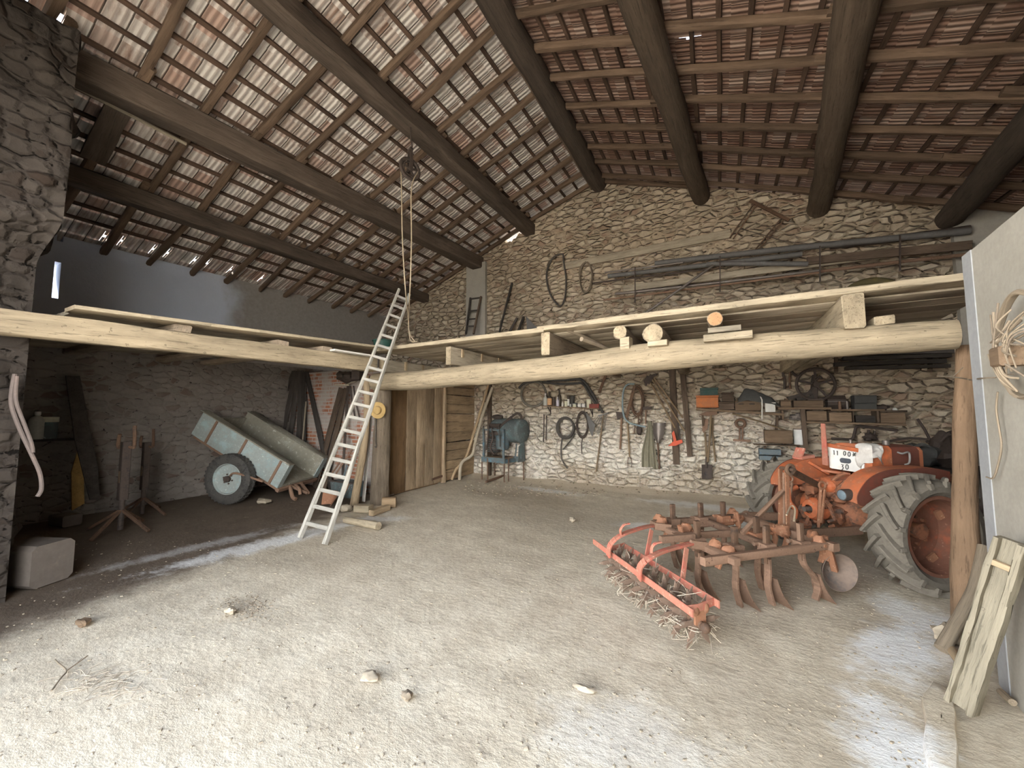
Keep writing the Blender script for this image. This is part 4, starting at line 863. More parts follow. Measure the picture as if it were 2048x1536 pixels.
def coil(name, label, mat, cx, cy, hw, hh, n, r, off, tails=(), cat='coil', grp=None, jit=2.2):
    t = thing(name, label, cat, bk(cx, cy, off), grp); mb = MB()
    for k in range(n):
        s = 1-random.uniform(0, .22); ox, oy = random.uniform(-jit, jit)*.5, random.uniform(-jit, jit)*.5
        wtube([(cx+ox+hw*s*math.sin(q*math.pi/5), cy+oy-hh*s*math.cos(q*math.pi/5)) for q in range(10)], r, off+.018*k, 6, 4, 0, True, mb)
    mb.build('loops', M[mat], t)
    for tl in tails: mb = MB(); wtube(tl, r, off+.05, 6, 4, mb=mb); mb.build('tail', M[mat], t)
coil('cable_coil', 'thick coil of cable below the bottle shelf', 'cord', 1131, 856, 18, 22, 7, .017, .06, ([(1125, 872), (1122, 897), (1124, 919), (1135, 937)], [(1148, 868), (1142, 880), (1126, 899)]))
coil('cord_coil', 'slack narrow coil of cord right of the cable coil', 'iron', 1165, 850, 12, 27, 4, .012, .06, ([(1165, 876), (1163, 892), (1164, 908)],))
mb = MB(); mb.prism([bk(1171, 824, .14), bk(1190, 850, .14), bk(1184, 873, .14), bk(1179, 862, .14)], (.01, -.01, 0)); mk('sheet_metal_piece', mb, M['galv'], 'grey triangular piece of sheet metal hanging by the rake', 'sheet metal')
t = thing('rake', 'wooden-handled rake hanging head up', 'rake', bk(1200, 885, .1)); mb = MB(); wtube([(1207, 826), (1200, 884), (1192, 943)], .016, .10, 8, mb=mb); mb.build('handle', M['handle'], t)
mb = MB(); wbeam((1196, 832), (1216, 826), .025, .03, .10, mb)
for q in range(6): wtube([(1197+q*3.4, 832-q), (1187+q*4.2, 846+q*2), (1186+q*2.0, 862+q)], .006, .11, 5, 3, mb=mb)
mb.build('head', M['galv'], t)
mk('brown_bar', wbeam((1214, 744), (1198, 786), .055, .03, .10), M['rustd'], 'short brown iron bar hanging right of the black hoses', 'bar')
mk('grey_blue_tube', wtube([(1269, 768), (1255, 769), (1247, 781), (1245, 809), (1248, 833), (1258, 845), (1273, 850), (1291, 854)], .019, .22, 8, 5), M['bluehose'], 'grey-blue bent tube hooked over a peg', 'tube')
coil('harness_straps', 'tangle of brown leather straps hanging on the wall', 'rustd', 1274, 802, 13, 32, 5, .012, .08, ([(1284, 800), (1281, 826), (1266, 838)],), 'straps')
mk('saw_blade', wbeam((1269, 772), (1253, 834), .06, .008, .19), M['rustd'], 'dark saw blade hanging inside the bent tube', 'saw')
def tool(name, label, cat, hp, hr, heads, hmat='handle', off=.10):
    t = thing(name, label, cat, bk(*hp[0], off)); mb = MB(); wtube(hp, hr, off, 8, 2 if len(hp) > 2 else 0, .05, mb=mb); mb.build('handle', M[hmat], t)
    for kind, mat, args in heads:
        mb = MB()
        if kind == 'bar': wbeam(*args, off, mb)
        elif kind == 'tube': wtube(*args, off, 6, 3, mb=mb)
        elif kind == 'poly': mb.prism([bk(x, y, off) for x, y in args], (.0, -.02, 0))
        mb.build('head', M[mat], t)
tool('axe', 'axe with a black head and a reddish handle, left below the tube', 'axe', [(1243, 832), (1242, 865), (1240, 898)], .020, [('poly', 'iron', [(1232, 823), (1249, 826), (1249, 836), (1240, 836), (1235, 840)])], 'rust')
tool('pitchfork', 'two-tined fork hanging with its tines down', 'pitchfork', [(1254, 836), (1257, 875), (1259, 914)], .017, [('tube', 'rustd', ([(1259, 912), (1256, 920), (1256, 936)], .007)), ('tube', 'rustd', ([(1259, 912), (1263, 920), (1263, 935)], .007))])
tool('hammer', 'hammer with a broad iron head, left of the olive cloth', 'hammer', [(1292, 818), (1291, 848)], .016, [('bar', 'iron', ((1284, 817), (1303, 816), .07, .06))], 'rust')
mb = MB(); wtube([(1277, 828), (1276, 862)], .012, .10, 6, mb=mb); wtube([(1270, 850), (1268, 868)], .012, .1, 6, mb=mb); wtube([(1284, 824), (1283, 846)], .01, .1, 6, mb=mb); mk('iron_pincers', mb, M['rustd'], 'rusty pincers hanging under the leather straps', 'pincers')
t = thing('pulley_block', 'small dark pulley block hanging under the tube', 'pulley block', bk(1279, 860, .1)); mb = MB(); mb.ball(bk(1279, 861, .12), .085, (.8, .7, 1.3), 12, 8, .3); mb.build('cheeks', M['iron'], t)
mb = MB(); mb.torus(bk(1279, 842, .1), (0, 1, 0), .03, .01, 16, 6); mb.build('eye', M['iron'], t)
g = []                                                        # olive cloth folded over a peg
for i in range(11):
    q = i/10; row = []
    for j in range(25):
        u = j/24; x0, x1 = 1297+(1283-1297)*min(1, q*1.5), 1303+(1316-1303)*q
        row.append(bk(x0+(x1-x0)*u, 842+(934-842)*q+(4 if u > .7 else 0)*q, .10+.05*q+.035*(.3+q)*math.sin(u*17+q*1.5)))
    g.append(row)
mb = MB(); mb.sheet(g, .006); mk('olive_cloth', mb, M['cloth'], 'olive cloth hanging folded on the gable wall', 'cloth')
t = thing('shovel', 'brown shovel hanging blade up beside the olive cloth', 'shovel', bk(1316, 890, .1)); g = []
for i in range(7):
    q = i/6; w_ = 11.5 if q < .5 else 11.5-(q-.5)*17; g.append([bk(1318-1.5*q+(u-.5)*2*w_, 846+40*q, .16-.05*math.sin(math.pi*u)) for u in [k/6 for k in range(7)]])
mb = MB(); mb.sheet(g, .008); mb.build('blade', M['steel'], t); mb = MB(); wtube([(1315, 882), (1317, 910), (1319, 938)], .018, .10, 8, mb=mb); mb.build('handle', M['rustd'], t)
for i, (a_, b_, lb) in enumerate((((1298, 760), (1350, 856), 'hoe with a dark head, lowest of the three leaning tools'), ((1304, 757), (1369, 862), 'hoe with a dark head, middle of the three leaning tools'), ((1309, 757), (1366, 836), 'pick with a dark head, uppermost of the three leaning tools'))):
    tool('hoe' if i < 2 else 'pick', lb, 'hoe' if i < 2 else 'pick', [a_, ((a_[0]+b_[0])/2, (a_[1]+b_[1])/2), b_], .017, [('poly', 'iron', [(a_[0]-11, a_[1]+2), (a_[0]-3, a_[1]-9), (a_[0]+3, a_[1]-2), (a_[0]-6, a_[1]+13)]) if i < 2 else ('bar', 'iron', ((a_[0]-8, a_[1]-4), (a_[0]+4, a_[1]-8), .05, .04))], 'handle', .10+.05*i)
t = thing('red_splitting_axe', 'bright red axe head with a black handle between the two timbers', 'axe', bk(1355, 876, .2)); mb = MB(); mb.prism([bk(1336, 892, .2), bk(1346, 883, .2), bk(1364, 879, .2), bk(1366, 885, .2), bk(1352, 891, .2)], (0, -.04, 0)); mb.prism([bk(1344, 866, .2), bk(1348, 861, .2), bk(1353, 880, .2), bk(1348, 884, .2)], (0, -.03, 0)); mb.build('head', M['axe'], t)
mb = MB(); wtube([(1355, 846), (1358, 862), (1360, 880)], .018, .2, 8, mb=mb); mb.build('handle', M['iron'], t)
mk('wall_timber', wbeam((1344, 734), (1353, 929), .125, .05, .06, None, 8), M['brown'], 'left of two brown timbers standing against the gable wall', 'timber')
mk('wall_timber', wbeam((1364, 732), (1380, 913), .105, .05, .12, None, 8), M['brown'], 'right, darker of two brown timbers on the gable wall', 'timber')
t = thing('spade', 'spade with a square dark blade hanging near the shelf', 'spade', bk(1413, 900, .1)); g = []
for i in range(5): g.append([bk(1403+22*u+(.5-u)*2*(i/4), 929+29*i/4, .12-.03*math.sin(math.pi*u)) for u in [k/5 for k in range(6)]])
mb = MB(); mb.sheet(g, .008); mb.build('blade', M['iron'], t); mb = MB(); wtube([(1413, 914), (1413, 936)], .022, .13, 8, mb=mb); mb.build('socket', M['iron'], t)
mb = MB(); wtube([(1410, 864), (1412, 890), (1413, 916)], .019, .13, 8, mb=mb); mb.build('handle', M['handle'], t)
tool('pickaxe', 'pickaxe with a broad rusty head above the spade', 'pickaxe', [(1422, 830), (1420, 870), (1415, 924)], .021, [('poly', 'rust', [(1397, 830), (1412, 823), (1434, 822), (1435, 829), (1414, 832)])], 'handle', .16)
tool('mattock', 'handled tool with a brown blade left of the pickaxe handle', 'hoe', [(1426, 836), (1425, 866), (1431, 924)], .018, [('poly', 'rust', [(1408, 838), (1417, 838), (1415, 858), (1407, 866), (1404, 860)])], 'handle', .08)
t = thing('bit_holder', 'rusty round fitting with two prongs on a small bracket', 'fitting', bk(1482, 850, .1)); mb = MB(); mb.torus(bk(1481, 847, .08), (0, 1, 0), .075, .028, 24, 8); mb.build('ring', M['rustd'], t)
for dx in (-3, 3): mb = MB(); wbeam((1482+dx, 854), (1482+dx, 880), .025, .025, .08, mb); mb.build('prong', M['rust'], t)
mb = MB(); wbeam((1466, 880), (1501, 882), .04, .03, .06, mb); mb.build('bracket', M['rust'], t)
# ---------------------------------------------------------------- shelves at the right of the gable wall
def wb(x0, y0, x1, y1, dp, off=.02, mb=None, ch=None):
    mb = mb or MB(); yf = YB-off-dp; a, b = ony(x0, y0, yf), ony(x1, y1, yf); return mb.box(((a.x+b.x)/2, yf+dp/2, (a.z+b.z)/2), abs(b.x-a.x), dp, abs(a.z-b.z), ch=ch)
G1 = 'things on the long shelf'
t = thing('long_shelf', 'rough board shelf carrying the orange box and crates', 'shelf', bk(1480, 822, .1))
yf = YB-.30; a, b = ony(1392, 818, yf), ony(1568, 829, yf); mb = MB(); mb.beam(V((a.x, yf+.145, a.z)), V((b.x, yf+.145, b.z)), .29, .045, seg=6, rough=.003); mb.build('shelf_board', M['crate'], t)
for px in (1405, 1555): mb = MB(); q = ony(px, 830, yf); mb.beam(V((q.x, yf+.05, q.z-.02)), V((q.x, YB, q.z-.30)), .04, .05); mb.build('bracket', M['brown'], t)
def shelfbox(name, x0, y0, x1, y1, dp, off, label, mat, lidmat=None, cat='box', grp=G1, lid=.22):
    p = bk((x0+x1)/2, y1, off); t = thing(name, label, cat, p, grp)
    if lidmat is None: mb = wb(x0, y0, x1, y1, dp, off); mb.build('box_body', M[mat], t)
    else:
        ym = y0+(y1-y0)*lid; mb = wb(x0, ym, x1, y1, dp, off); mb.build('box_body', M[mat], t); mb = wb(x0-.5, y0, x1+.5, ym-.4, dp+.012, off-.004); mb.build('lid', M[lidmat], t)
    return t
shelfbox('box', 1392, 791, 1437, 815, .26, .03, 'orange painted box at the left end of the long shelf', 'obox', 'obox', lid=.12)
t = shelfbox('box', 1400, 776, 1436, 792, .22, .04, 'dark green box on top of the orange box', 'gbox', 'gbox', lid=.2)
mb = MB(); mb.ball(bk(1430, 778, .2), .035, (1.4, 1, .8), 10, 7); mk('eggshell_ball', mb, M['cream'], 'small whitish ball lying on the dark green box', 'ball')
shelfbox('box', 1438, 804, 1468, 819, .24, .03, 'low brown box, lower of two stacked right of the orange box', 'brown', 'brown', lid=.15)
shelfbox('box', 1443, 785, 1468, 803, .2, .04, 'square brown box, upper of two stacked right of the orange box', 'brown', 'brown', lid=.12)
t = shelfbox('crate', 1470, 801, 1522, 822, .25, .03, 'wooden crate with two finger holes on the long shelf', 'crate')
yf = YB-.03-.25-.004
for px in (1482, 1504): mb = MB(); mb.ball(ony(px, 808, yf), .03, (1.6, .25, .5), 10, 6); mb.build('finger_hole', M['iron'], t)
g = []
for i in range(9):
    q = i/8; row = []
    for j in range(22):
        u = j/21; prof = min(1, u*5)*min(1, (1-u)*5); hgt = (28+5*math.sin(u*5.5)-9*u)*prof*math.sin(math.pi*min(1, q*1.0+.03)/1.0*.97)**.6
        row.append(bk(1471+u*90, 806-hgt+ (6*u), .03+.27*q)+V((0, 0, .012*noise.noise(V((u*9, q*6, 2))))))
    g.append(row)
mb = MB(); mb.sheet(g, -.01); mk('dark_tarpaulin', mb, M['tarp'], 'dark tarpaulin heaped over the crate', 'tarpaulin', G1)
mk('white_strip', wtube([(1521, 793), (1524, 800), (1524, 838)], .012, .34, 6), M['card'], 'pale strip hanging over the shelf edge by the crate', 'strip')
shelfbox('white_card_box', 1530, 805, 1551, 824, .06, .22, 'small white card box beside the pale strip', 'card', 'card', lid=.1)
mk('stick', wtube([(1465, 827), (1520, 843), (1572, 861)], .016, [.12, .1, .08], 7, 0), M['handle'], 'stick nailed slanting below the long shelf', 'stick')
# drawer shelf
t = thing('drawer_shelf', 'long shelf with drawers on the gable wall above the tractor', 'shelf', bk(1690, 846, .1)); DPS = .30
for x0, y0, x1, y1 in ((1556, 815, 1663, 819), (1661, 818.5, 1770, 822)): mb = wb(x0, y0, x1, y1, DPS, .01); mb.build('top_board', M['crate'], t)
yf = YB-.01-DPS; a, b = ony(1609, 844, yf), ony(1813, 850, yf); mb = MB(); mb.beam(V((a.x, yf+.15, a.z)), V((b.x, yf+.15, b.z)), .30, .03); mb.build('bottom_board', M['crate'], t)
for x0, x1, ya, yb in ((1613, 1654, 822, 842), (1658, 1704, 824.5, 844), (1761, 1812, 825, 847)): mb = wb(x0, ya, x1, yb, .29, .012); mb.build('drawer', M['crate'], t)
for x0, x1 in ((1606, 1611), (1655, 1657), (1705, 1709), (1753, 1759)): mb = wb(x0, 820, x1, 846, .28, .012); mb.build('divider', M['brown'], t)
mb = wb(1711, 831, 1752, 845, .2, .012); mb.build('open_tray', M['dark'], t)
mb = MB(); wbeam((1605, 818), (1612, 900), .07, .05, .30, mb); mb.build('post', M['brown'], t)
mb = wb(1565, 838, 1591, 840, .2, .02); mb.build('small_ledge', M['crate'], t)
mb = wb(1563, 820, 1568, 839, .2, .02); mb.build('ledge_upright', M['crate'], t)
G2 = 'things on the drawer shelf'
t = thing('carburettor', 'grey metal lump on the small ledge', 'metal part', bk(1590, 838, .2)); mb = MB(); mb.ball(bk(1588, 834, .2), .06, (1.2, .9, .9), 12, 8, .7); mb.ball(bk(1597, 833, .2), .055, (1, 1, 1.1), 12, 8, .7); mb.build('casting', M['steel'], t); mb = MB(); wtube([(1578, 838), (1604, 838)], .02, .22, 8, mb=mb); mb.build('neck', M['steel'], t)
mb = wb(1561, 800, 1582, 815, .2, .05, ch=.03); mb2 = wb(1570, 797, 1580, 800, .1, .08, mb); mk('wood_plug', mb2, M['crate'], 'rounded wooden block at the left of the drawer shelf', 'wood block', G2)
shelfbox('wooden_box', 1587, 801, 1647, 815, .25, .03, 'long wooden box on the drawer shelf below the spoked wheel', 'crate', None, 'box', G2)
for i, (a_, b_) in enumerate((((1575, 797), (1622, 786)), ((1592, 799), (1626, 794)))): mk('thin_board', wbeam(a_, b_, .06, .2, .14, None), M['dark'], f'{("upper", "lower")[i]} thin dark board lying on the long wooden box', 'board', G2)
c = bk(1631, 769, .22); t = thing('spoked_wheel_drill', 'dark hand-driven machine with a large spoked wheel', 'machine', bk(1628, 801, .2), G2)
ax = V((.1, -1, 0)).normalized(); Rw = .285; mb = MB(); mb.torus(c, ax, Rw, .026, 40, 8)
sd_ = ax.cross(V((0, 0, 1))).normalized()
for k in range(5):
    an = 2*math.pi*k/5+.32; d_ = sd_*math.cos(an)+V((0, 0, 1))*math.sin(an); mb.beam(c+d_*.02, c+d_*Rw, .034, .022, up=ax)
mb.cyl(c-ax*.05, c+ax*.06, .05, 14); mb.build('spoked_wheel', M['iron'], t)
mb = MB(); mb.beam(bk(1627, 803, .16), bk(1629, 750, .16), .12, .09, up=(0, -1, 0), seg=3, taper=.6); mb.build('stand', M['iron'], t)
mb = wb(1616, 797, 1648, 803, .22, .04); mb.build('foot_plate', M['iron'], t); mb = MB(); wtube([(1632, 760), (1640, 752), (1644, 757)], .02, .3, 8, mb=mb); mb.build('crank', M['iron'], t)
t = thing('black_case', 'black rounded case on the drawer shelf', 'case', bk(1675, 817, .1), G2); mb = wb(1655, 791, 1694, 818, .22, .04, ch=.07); mb.build('case_body', M['iron'], t); mb = wb(1655, 802, 1694, 803, .225, .04); mb.build('seam', M['galv'], t)
for px in (1680, 1695): p = bk(px, 819, .27); mb = MB(); mb.cyl(p, p+V((0, 0, .14)), .022, 12); mk('small_tube', mb, M['rust' if px < 1690 else 'steel'], ('reddish' if px < 1690 else 'pale metal')+' small tube standing before the black case', 'tube', G2)
shelfbox('grey_box', 1709, 791, 1754, 820, .22, .04, 'dull grey box at the right of the drawer shelf', 'tarp', 'tarp', 'box', G2, .55)
mb = MB(); mb.ball(bk(1764, 815, .15), .07, (1.3, 1, .7), 12, 8, .6); mk('dark_lump', mb, M['iron'], 'dark lump right of the dull grey box', 'lump', G2)
mb = MB(); mb.ball(bk(1790, 819, .15), .035, (1, 1, 1), 10, 7); mk('white_ball', mb, M['card'], 'small pale ball at the end of the drawer shelf', 'ball', G2)
mb = wb(1759, 820.5, 1815, 824, .28, .02); mk('shelf_cover_board', mb, M['brown'], 'short board over the right-hand drawer', 'board', G2)
t = thing('iron_clamp', 'dark iron pincer clamp hanging above the drawer shelf', 'clamp', bk(1580, 760, .1)); mb = MB(); wtube([(1574, 732), (1566, 745), (1569, 760), (1569, 778)], .022, .08, 7, 3, .2, mb=mb); wtube([(1578, 735), (1588, 748), (1594, 752)], .022, .08, 7, 3, mb=mb); mb.build('jaw', M['iron'], t)
mb = MB(); wtube([(1580, 742), (1579, 762), (1581, 778)], .02, .10, 7, 3, mb=mb); wtube([(1548, 760), (1562, 759), (1570, 752)], .010, .09, 6, 3, mb=mb); mb.build('handle', M['rustd'], t)
for i, (a_, b_, w_) in enumerate((((1690, 708), (1905, 703), .06), ((1685, 718), (1900, 711), .06), ((1668, 729), (1890, 722), .07), ((1690, 737), (1898, 732), .05))):
    mk('stored_timber', wbeam(a_, b_, w_, .12, .20, None, 8), M['dark'], f'dark timber stored on the wall under the loft, {ORD[i]} from the top', 'timber', 'stored timbers')
for px in (1672, 1860): mb = MB(); mb.beam(bk(px, 741, -.03), bk(px, 741, .34), .06, .05); mb.beam(bk(px, 741, .03), bk(px, 700, .03), .05, .05); mk('timber_bracket', mb, M['brown'], f'{("left" if px < 1700 else "right")} wooden bracket under the stored timbers', 'bracket')
# lower shelf behind the tractor
t = thing('low_shelf', 'low board shelf on the gable wall left of the tractor', 'shelf', bk(1555, 892, .1)); mb = wb(1508, 889, 1602, 893, .28, .02); mb.build('shelf_board', M['crate'], t)
for px in (1530, 1596): mb = MB(); q = bk(px, 893, .2); mb.beam(q, V((q.x, YB, q.z-.2)), .04, .04); mb.build('bracket', M['brown'], t)
shelfbox('wooden_box', 1529, 860, 1586, 888, .24, .03, 'plain wooden box on the low shelf', 'crate', None, 'box', None)
p = bk(1600, 889, .15); t = thing('paint_can', 'spotted white can beside the plain wooden box', 'can', p); mb = MB(); mb.lathe([(r*.088, z*.285) for r, z in CAN], p, n=20); mb.build('can_body', M['white'], t); mb = MB(); mb.torus(p+V((0, 0, .28)), (0, 0, 1), .086, .006, 20, 6); mb.build('rim', M['rustd'], t)
shelfbox('blue_box', 1519, 898, 1562, 922, .22, .04, 'blue box with a grey front below the low shelf', 'bbox', 'bbox', 'box', None, .55)
mb = MB(); wbeam((1535, 924), (1600, 924), .06, .26, .15, mb); wbeam((1560, 922), (1562, 985), .05, .05, .12, mb); mk('box_ledge', mb, M['crate'], 'ledge under the blue box', 'ledge')
mk('crank_handle', wtube([(1663, 877), (1685, 878), (1704, 878), (1709, 866), (1714, 853), (1735, 854), (1760, 857), (1795, 861)], .022, .10, 8, 3), M['iron'], 'long dark crank rod hanging behind the tractor tank', 'crank')
t = thing('iron_pump', 'dark iron fitting on the wall above the tractor tank', 'fitting', bk(1740, 872, .1)); mb = MB(); mb.ball(bk(1740, 874, .1), .085, (1.1, .8, .9), 12, 8, .6); mb.build('casting', M['iron'], t); mb = MB(); wtube([(1738, 872), (1737, 860)], .02, .12, 8, mb=mb); wtube([(1748, 872), (1750, 862)], .015, .12, 8, mb=mb); mb.build('spout', M['iron'], t)
# dark store behind the right post
def heap(px, py, yy, r, sc, label, mat, name, cat):
    p = ony(px, py, yy); p.z = max(p.z, 0); mb = MB(); mb.ball(p, r, sc, 20, 12, .45); return mk(name, mb, M[mat], label, cat)
b0 = ony(1880, 905, 8.3); t = thing('dark_bench', 'dark workbench in the corner behind the right post', 'bench', V((b0.x, 8.35, 0)))
mb = MB(); mb.box((b0.x, 8.4, .84), 1.5, .8, .06); mb.build('bench_top', M['dark'], t)
for sx_ in (-.68, .68):
    for sy_ in (-.32, .32): mb = MB(); mb.box((b0.x+sx_, 8.4+sy_, .40), .08, .08, .81); mb.build('leg', M['dark'], t)
for px, w_, h_, lb, mat in ((1835, .5, .34, 'dark sack slumped on the bench, left of the dark machine', 'tarp'), (1890, .42, .5, 'black machine standing on the bench behind the right post', 'iron')):
    q = ony(px, 880, 8.35); t = thing('dark_sack' if mat == 'tarp' else 'bench_machine', lb, 'sack' if mat == 'tarp' else 'machine', V((q.x, 8.35, .87)))
    mb = MB(); mb.ball((q.x, 8.35, .87+h_*.45), 1, (w_*.5, .26, h_*.5), 18, 12, .5); mb.build('bulk', M[mat], t)
    mb = MB(); mb.tube([(q.x-.1, 8.2, .87+h_*.8), (q.x-.02, 8.15, .87+h_*1.02), (q.x+.1, 8.2, .87+h_*.85)], .025, 8, sub=4); mb.build('handle' if mat == 'iron' else 'tied_neck', M[mat], t)
for i, P_ in enumerate(([(1835, 838), (1850, 860), (1862, 885)], [(1852, 884), (1880, 872), (1905, 862)], [(1780, 882), (1820, 876), (1868, 880)])):
    mk('iron_lever', wtube(P_, .018, [.35, .42, .5], 7, 3), M['iron'], f'thin dark lever over the bench, {ORD[i]} from the left', 'lever')
# ================================================================ trailer tipped onto its drawbar in the left bay
ew = V((-.395, .919, 0)); eh = V((-.919, -.395, 0)); TILT = R(29)
el = eh*math.cos(TILT)+V((0, 0, math.sin(TILT))); eu = (el.cross(ew)).normalized()
if eu.z < 0: eu = -eu
A0 = V((-7.42, 4.42, .27)); TW, TLn = 1.30, 2.08
def tp(l, w, u): return A0+el*l+ew*w+eu*u
t = thing('trailer', 'pale blue two-wheeled trailer tipped forward under the left loft', 'trailer', V((-8.1, 4.6, 0)))
def tbox(l0, l1, w0, w1, u0, u1, name, mat, seg=8, par=None):
    mb = MB(); mb.beam(tp(l0, (w0+w1)/2, (u0+u1)/2), tp(l1, (w0+w1)/2, (u0+u1)/2), w1-w0, u1-u0, up=eu, seg=seg, rough=.0015, ch=.006); return mb.build(name, M[mat], par or t)
tbox(.0, TLn, .13, TW-.16, 0, .04, 'bed_board', 'trailer_in')
tbox(.0, TLn, .0, .13, .0, .49, 'side_wall', 'trailer'); tbox(.0, TLn+.06, -.02, .155, .485, .505, 'side_cap', 'trailer_in')
tbox(.0, TLn, TW-.16, TW, .0, .49, 'side_wall', 'trailer'); tbox(.0, TLn+.02, TW-.205, TW+.04, .485, .505, 'side_cap', 'trailer_in')
tbox(.02, TLn, TW-.175, TW-.16, .03, .485, 'inner_lining', 'trailer_in'); tbox(.02, TLn, .13, .143, .03, .485, 'inner_lining', 'trailer_in')
tbox(TLn-.05, TLn, .13, TW-.16, .03, .36, 'head_board', 'trailer_in')
for l in (.16, .98, 1.70): tbox(l, l+.045, -.022, .0, .0, .48, 'rib', 'rust', 1)
for w in (.12, TW-.12): tbox(-.03, TLn, w-.035, w+.035, -.09, -.01, 'frame_rail', 'rust')
tbox(-.04, .03, .03, TW-.03, -.08, -.01, 'front_cross_rail', 'rust')
hub = V((-8.15, 3.97, .46)); hub2 = hub+ew*1.60
mb = MB(); mb.cyl(hub, hub2, .045, 12); mb.build('axle', M['rustd'], t)
for l in (.55, .95):
    for w in (.12, TW-.12): mb = MB(); p_ = tp(l, w, -.09); q_ = lerp(hub, hub2, (w+.15)/1.60); mb.beam(p_, V((p_.x*.3+q_.x*.7, p_.y*.3+q_.y*.7, q_.z)), .06, .03, up=ew); mb.build('spring_hanger', M['rustd'], t)
def road_wheel(par, c, out, Rt, wd, rimmat, name='wheel'):
    e = bpy.data.objects.new(name, None); COL.objects.link(e); e.parent = par; e.location = c-V(par['_w']); e['_w'] = tuple(c); e.empty_display_size = .1
    h = wd/2; mb = MB(); mb.lathe([(Rt*.62, -h*.8), (Rt*.78, -h*1.05), (Rt*.93, -h*.98), (Rt, -h*.72), (Rt*1.005, -h*.3), (Rt*.99, -h*.1), (Rt*1.005, 0), (Rt*.99, h*.1), (Rt*1.005, h*.3), (Rt, h*.72), (Rt*.93, h*.98), (Rt*.78, h*1.05), (Rt*.62, h*.8)], c, out, 48, closed=True)
    for k in range(36):
        an = 2*math.pi*k/36; x = V(out).orthogonal().normalized(); y = V(out).cross(x); d = x*math.cos(an)+y*math.sin(an); tg = V(out).cross(d)
        for s in (-1, 1): mb.beam(c+d*Rt*1.0+V(out)*h*.25*s, c+d*Rt*.985+V(out)*h*.82*s, .035, .03, up=d)
    mb.build('tyre', M['rubberd' if Rt < .6 else 'rubber'], e)
    mb = MB(); mb.lathe([(Rt*.64, -h*.8), (Rt*.64, h*.8), (Rt*.60, h*.85), (Rt*.57, h*.5), (Rt*.40, h*.30), (Rt*.22, h*.45), (0, h*.45), (0, -h*.2), (Rt*.5, -h*.3)], c, out, 40, caps=False); mb.build('rim', M[rimmat], e)
    mb = MB(); mb.cyl(c+V(out)*h*.4, c+V(out)*h*1.0, Rt*.13, 14)
    for k in range(6):
        an = 2*math.pi*k/6; x = V(out).orthogonal().normalized(); y = V(out).cross(x); d = x*math.cos(an)+y*math.sin(an); mb.cyl(c+d*Rt*.19+V(out)*h*.4, c+d*Rt*.19+V(out)*h*.62, .016, 6)
    mb.build('hub', M['iron'], e); return e
road_wheel(t, hub, -ew, .455, .19, 'trailer'); road_wheel(t, hub2, ew, .455, .19, 'trailer')
p0 = tp(0, TW*.5, -.05); mb = MB(); hz = onz(604, 1008)
for s in (-.28, .28): mb.beam(tp(.3, TW*.5+s, -.06), V((p0.x+.42, p0.y-.05, .10)), .06, .05)
mb.build('drawbar', M['rust'], t)
mb = MB(); q = V((p0.x+.30, p0.y-.30, 0)); mb.tube([tp(0, .42, -.05), q+V((-.05, 0, .20)), q+V((.02, 0, .06)), q+V((.10, .02, .02))], .035, 8, sub=4); mb.tube([tp(0, .55, -.05), q+V((.05, .10, .22)), q+V((.1, .1, .1))], .03, 8, sub=4); mb.build('hitch_fork', M['rust'], t)
mb = MB(); mb.tube([tp(.25, -.10, .02), hub+V((.25, -.02, .12)), hub-ew*.02+V((.02, 0, .05))], .02, 8, sub=4); mb.build('brake_rod', M['rust'], t)
# clutter beyond the trailer, seen through the ladder
def flo(px, py, z=0): p = onz(px, py); p.z = z; return p
c = flo(655, 1014); t = thing('orange_scoop', 'orange iron scoop lying behind the ladder foot', 'scoop', c); g = []
for i in range(7): g.append([c+V((-.22+.44*u, .06+.10*math.sin(math.pi*u), .04+.22*(i/6)))-V((.0, .10*(1-i/6), 0))+V(((.5-u)*.2*(1-i/6), 0, 0)) for u in [k/8 for k in range(9)]])
mb = MB(); mb.sheet(g, .012); mb.build('scoop_blade', M['rusto'], t); mb = MB(); mb.tube([c+V((.15, .1, .1)), c+V((.28, .12, .25)), c+V((.36, .14, .42))], .025, 8, sub=3); mb.build('arm', M['rust'], t)
c = flo(662, 1003)+V((-.15, .35, 0)); t = thing('dark_crate', 'dark grey trough standing behind the orange scoop', 'trough', c); mb = MB(); mb.prism([c+V((-.3, 0, 0)), c+V((.3, 0, 0)), c+V((.36, 0, .3)), c+V((-.36, 0, .3))], (0, .3, 0)); mb.build('trough_body', M['teal'], t); mb = MB(); mb.beam(c+V((-.38, -.01, .3)), c+V((.38, -.01, .3)), .03, .03); mb.build('rim', M['iron'], t)
for i, (P_, mat, lb) in enumerate(([((672, 948), (690, 920), (706, 898)), 'rust', 'rusty rod leaning behind the ladder, left of the crooked pole'], [((660, 952), (676, 930), (684, 915)), 'rust', 'shorter rusty rod in the clutter behind the ladder'], [((688, 1002), (702, 975), (700, 965)), 'brown', 'bent brown bar at the foot of the crooked pole'])):
    mb = MB(); mb.tube([ony(x, y, 5.35) for x, y in P_], .018, 7, sub=3); mk('iron_rod', mb, M[mat], lb, 'rod')
mb = MB(); q = ony(688, 952, 5.25); mb.beam(q, ony(694, 930, 5.3), .05, .02); mk('blue_strip', mb, M['bbox'], 'small blue strip in the clutter behind the ladder', 'strip')
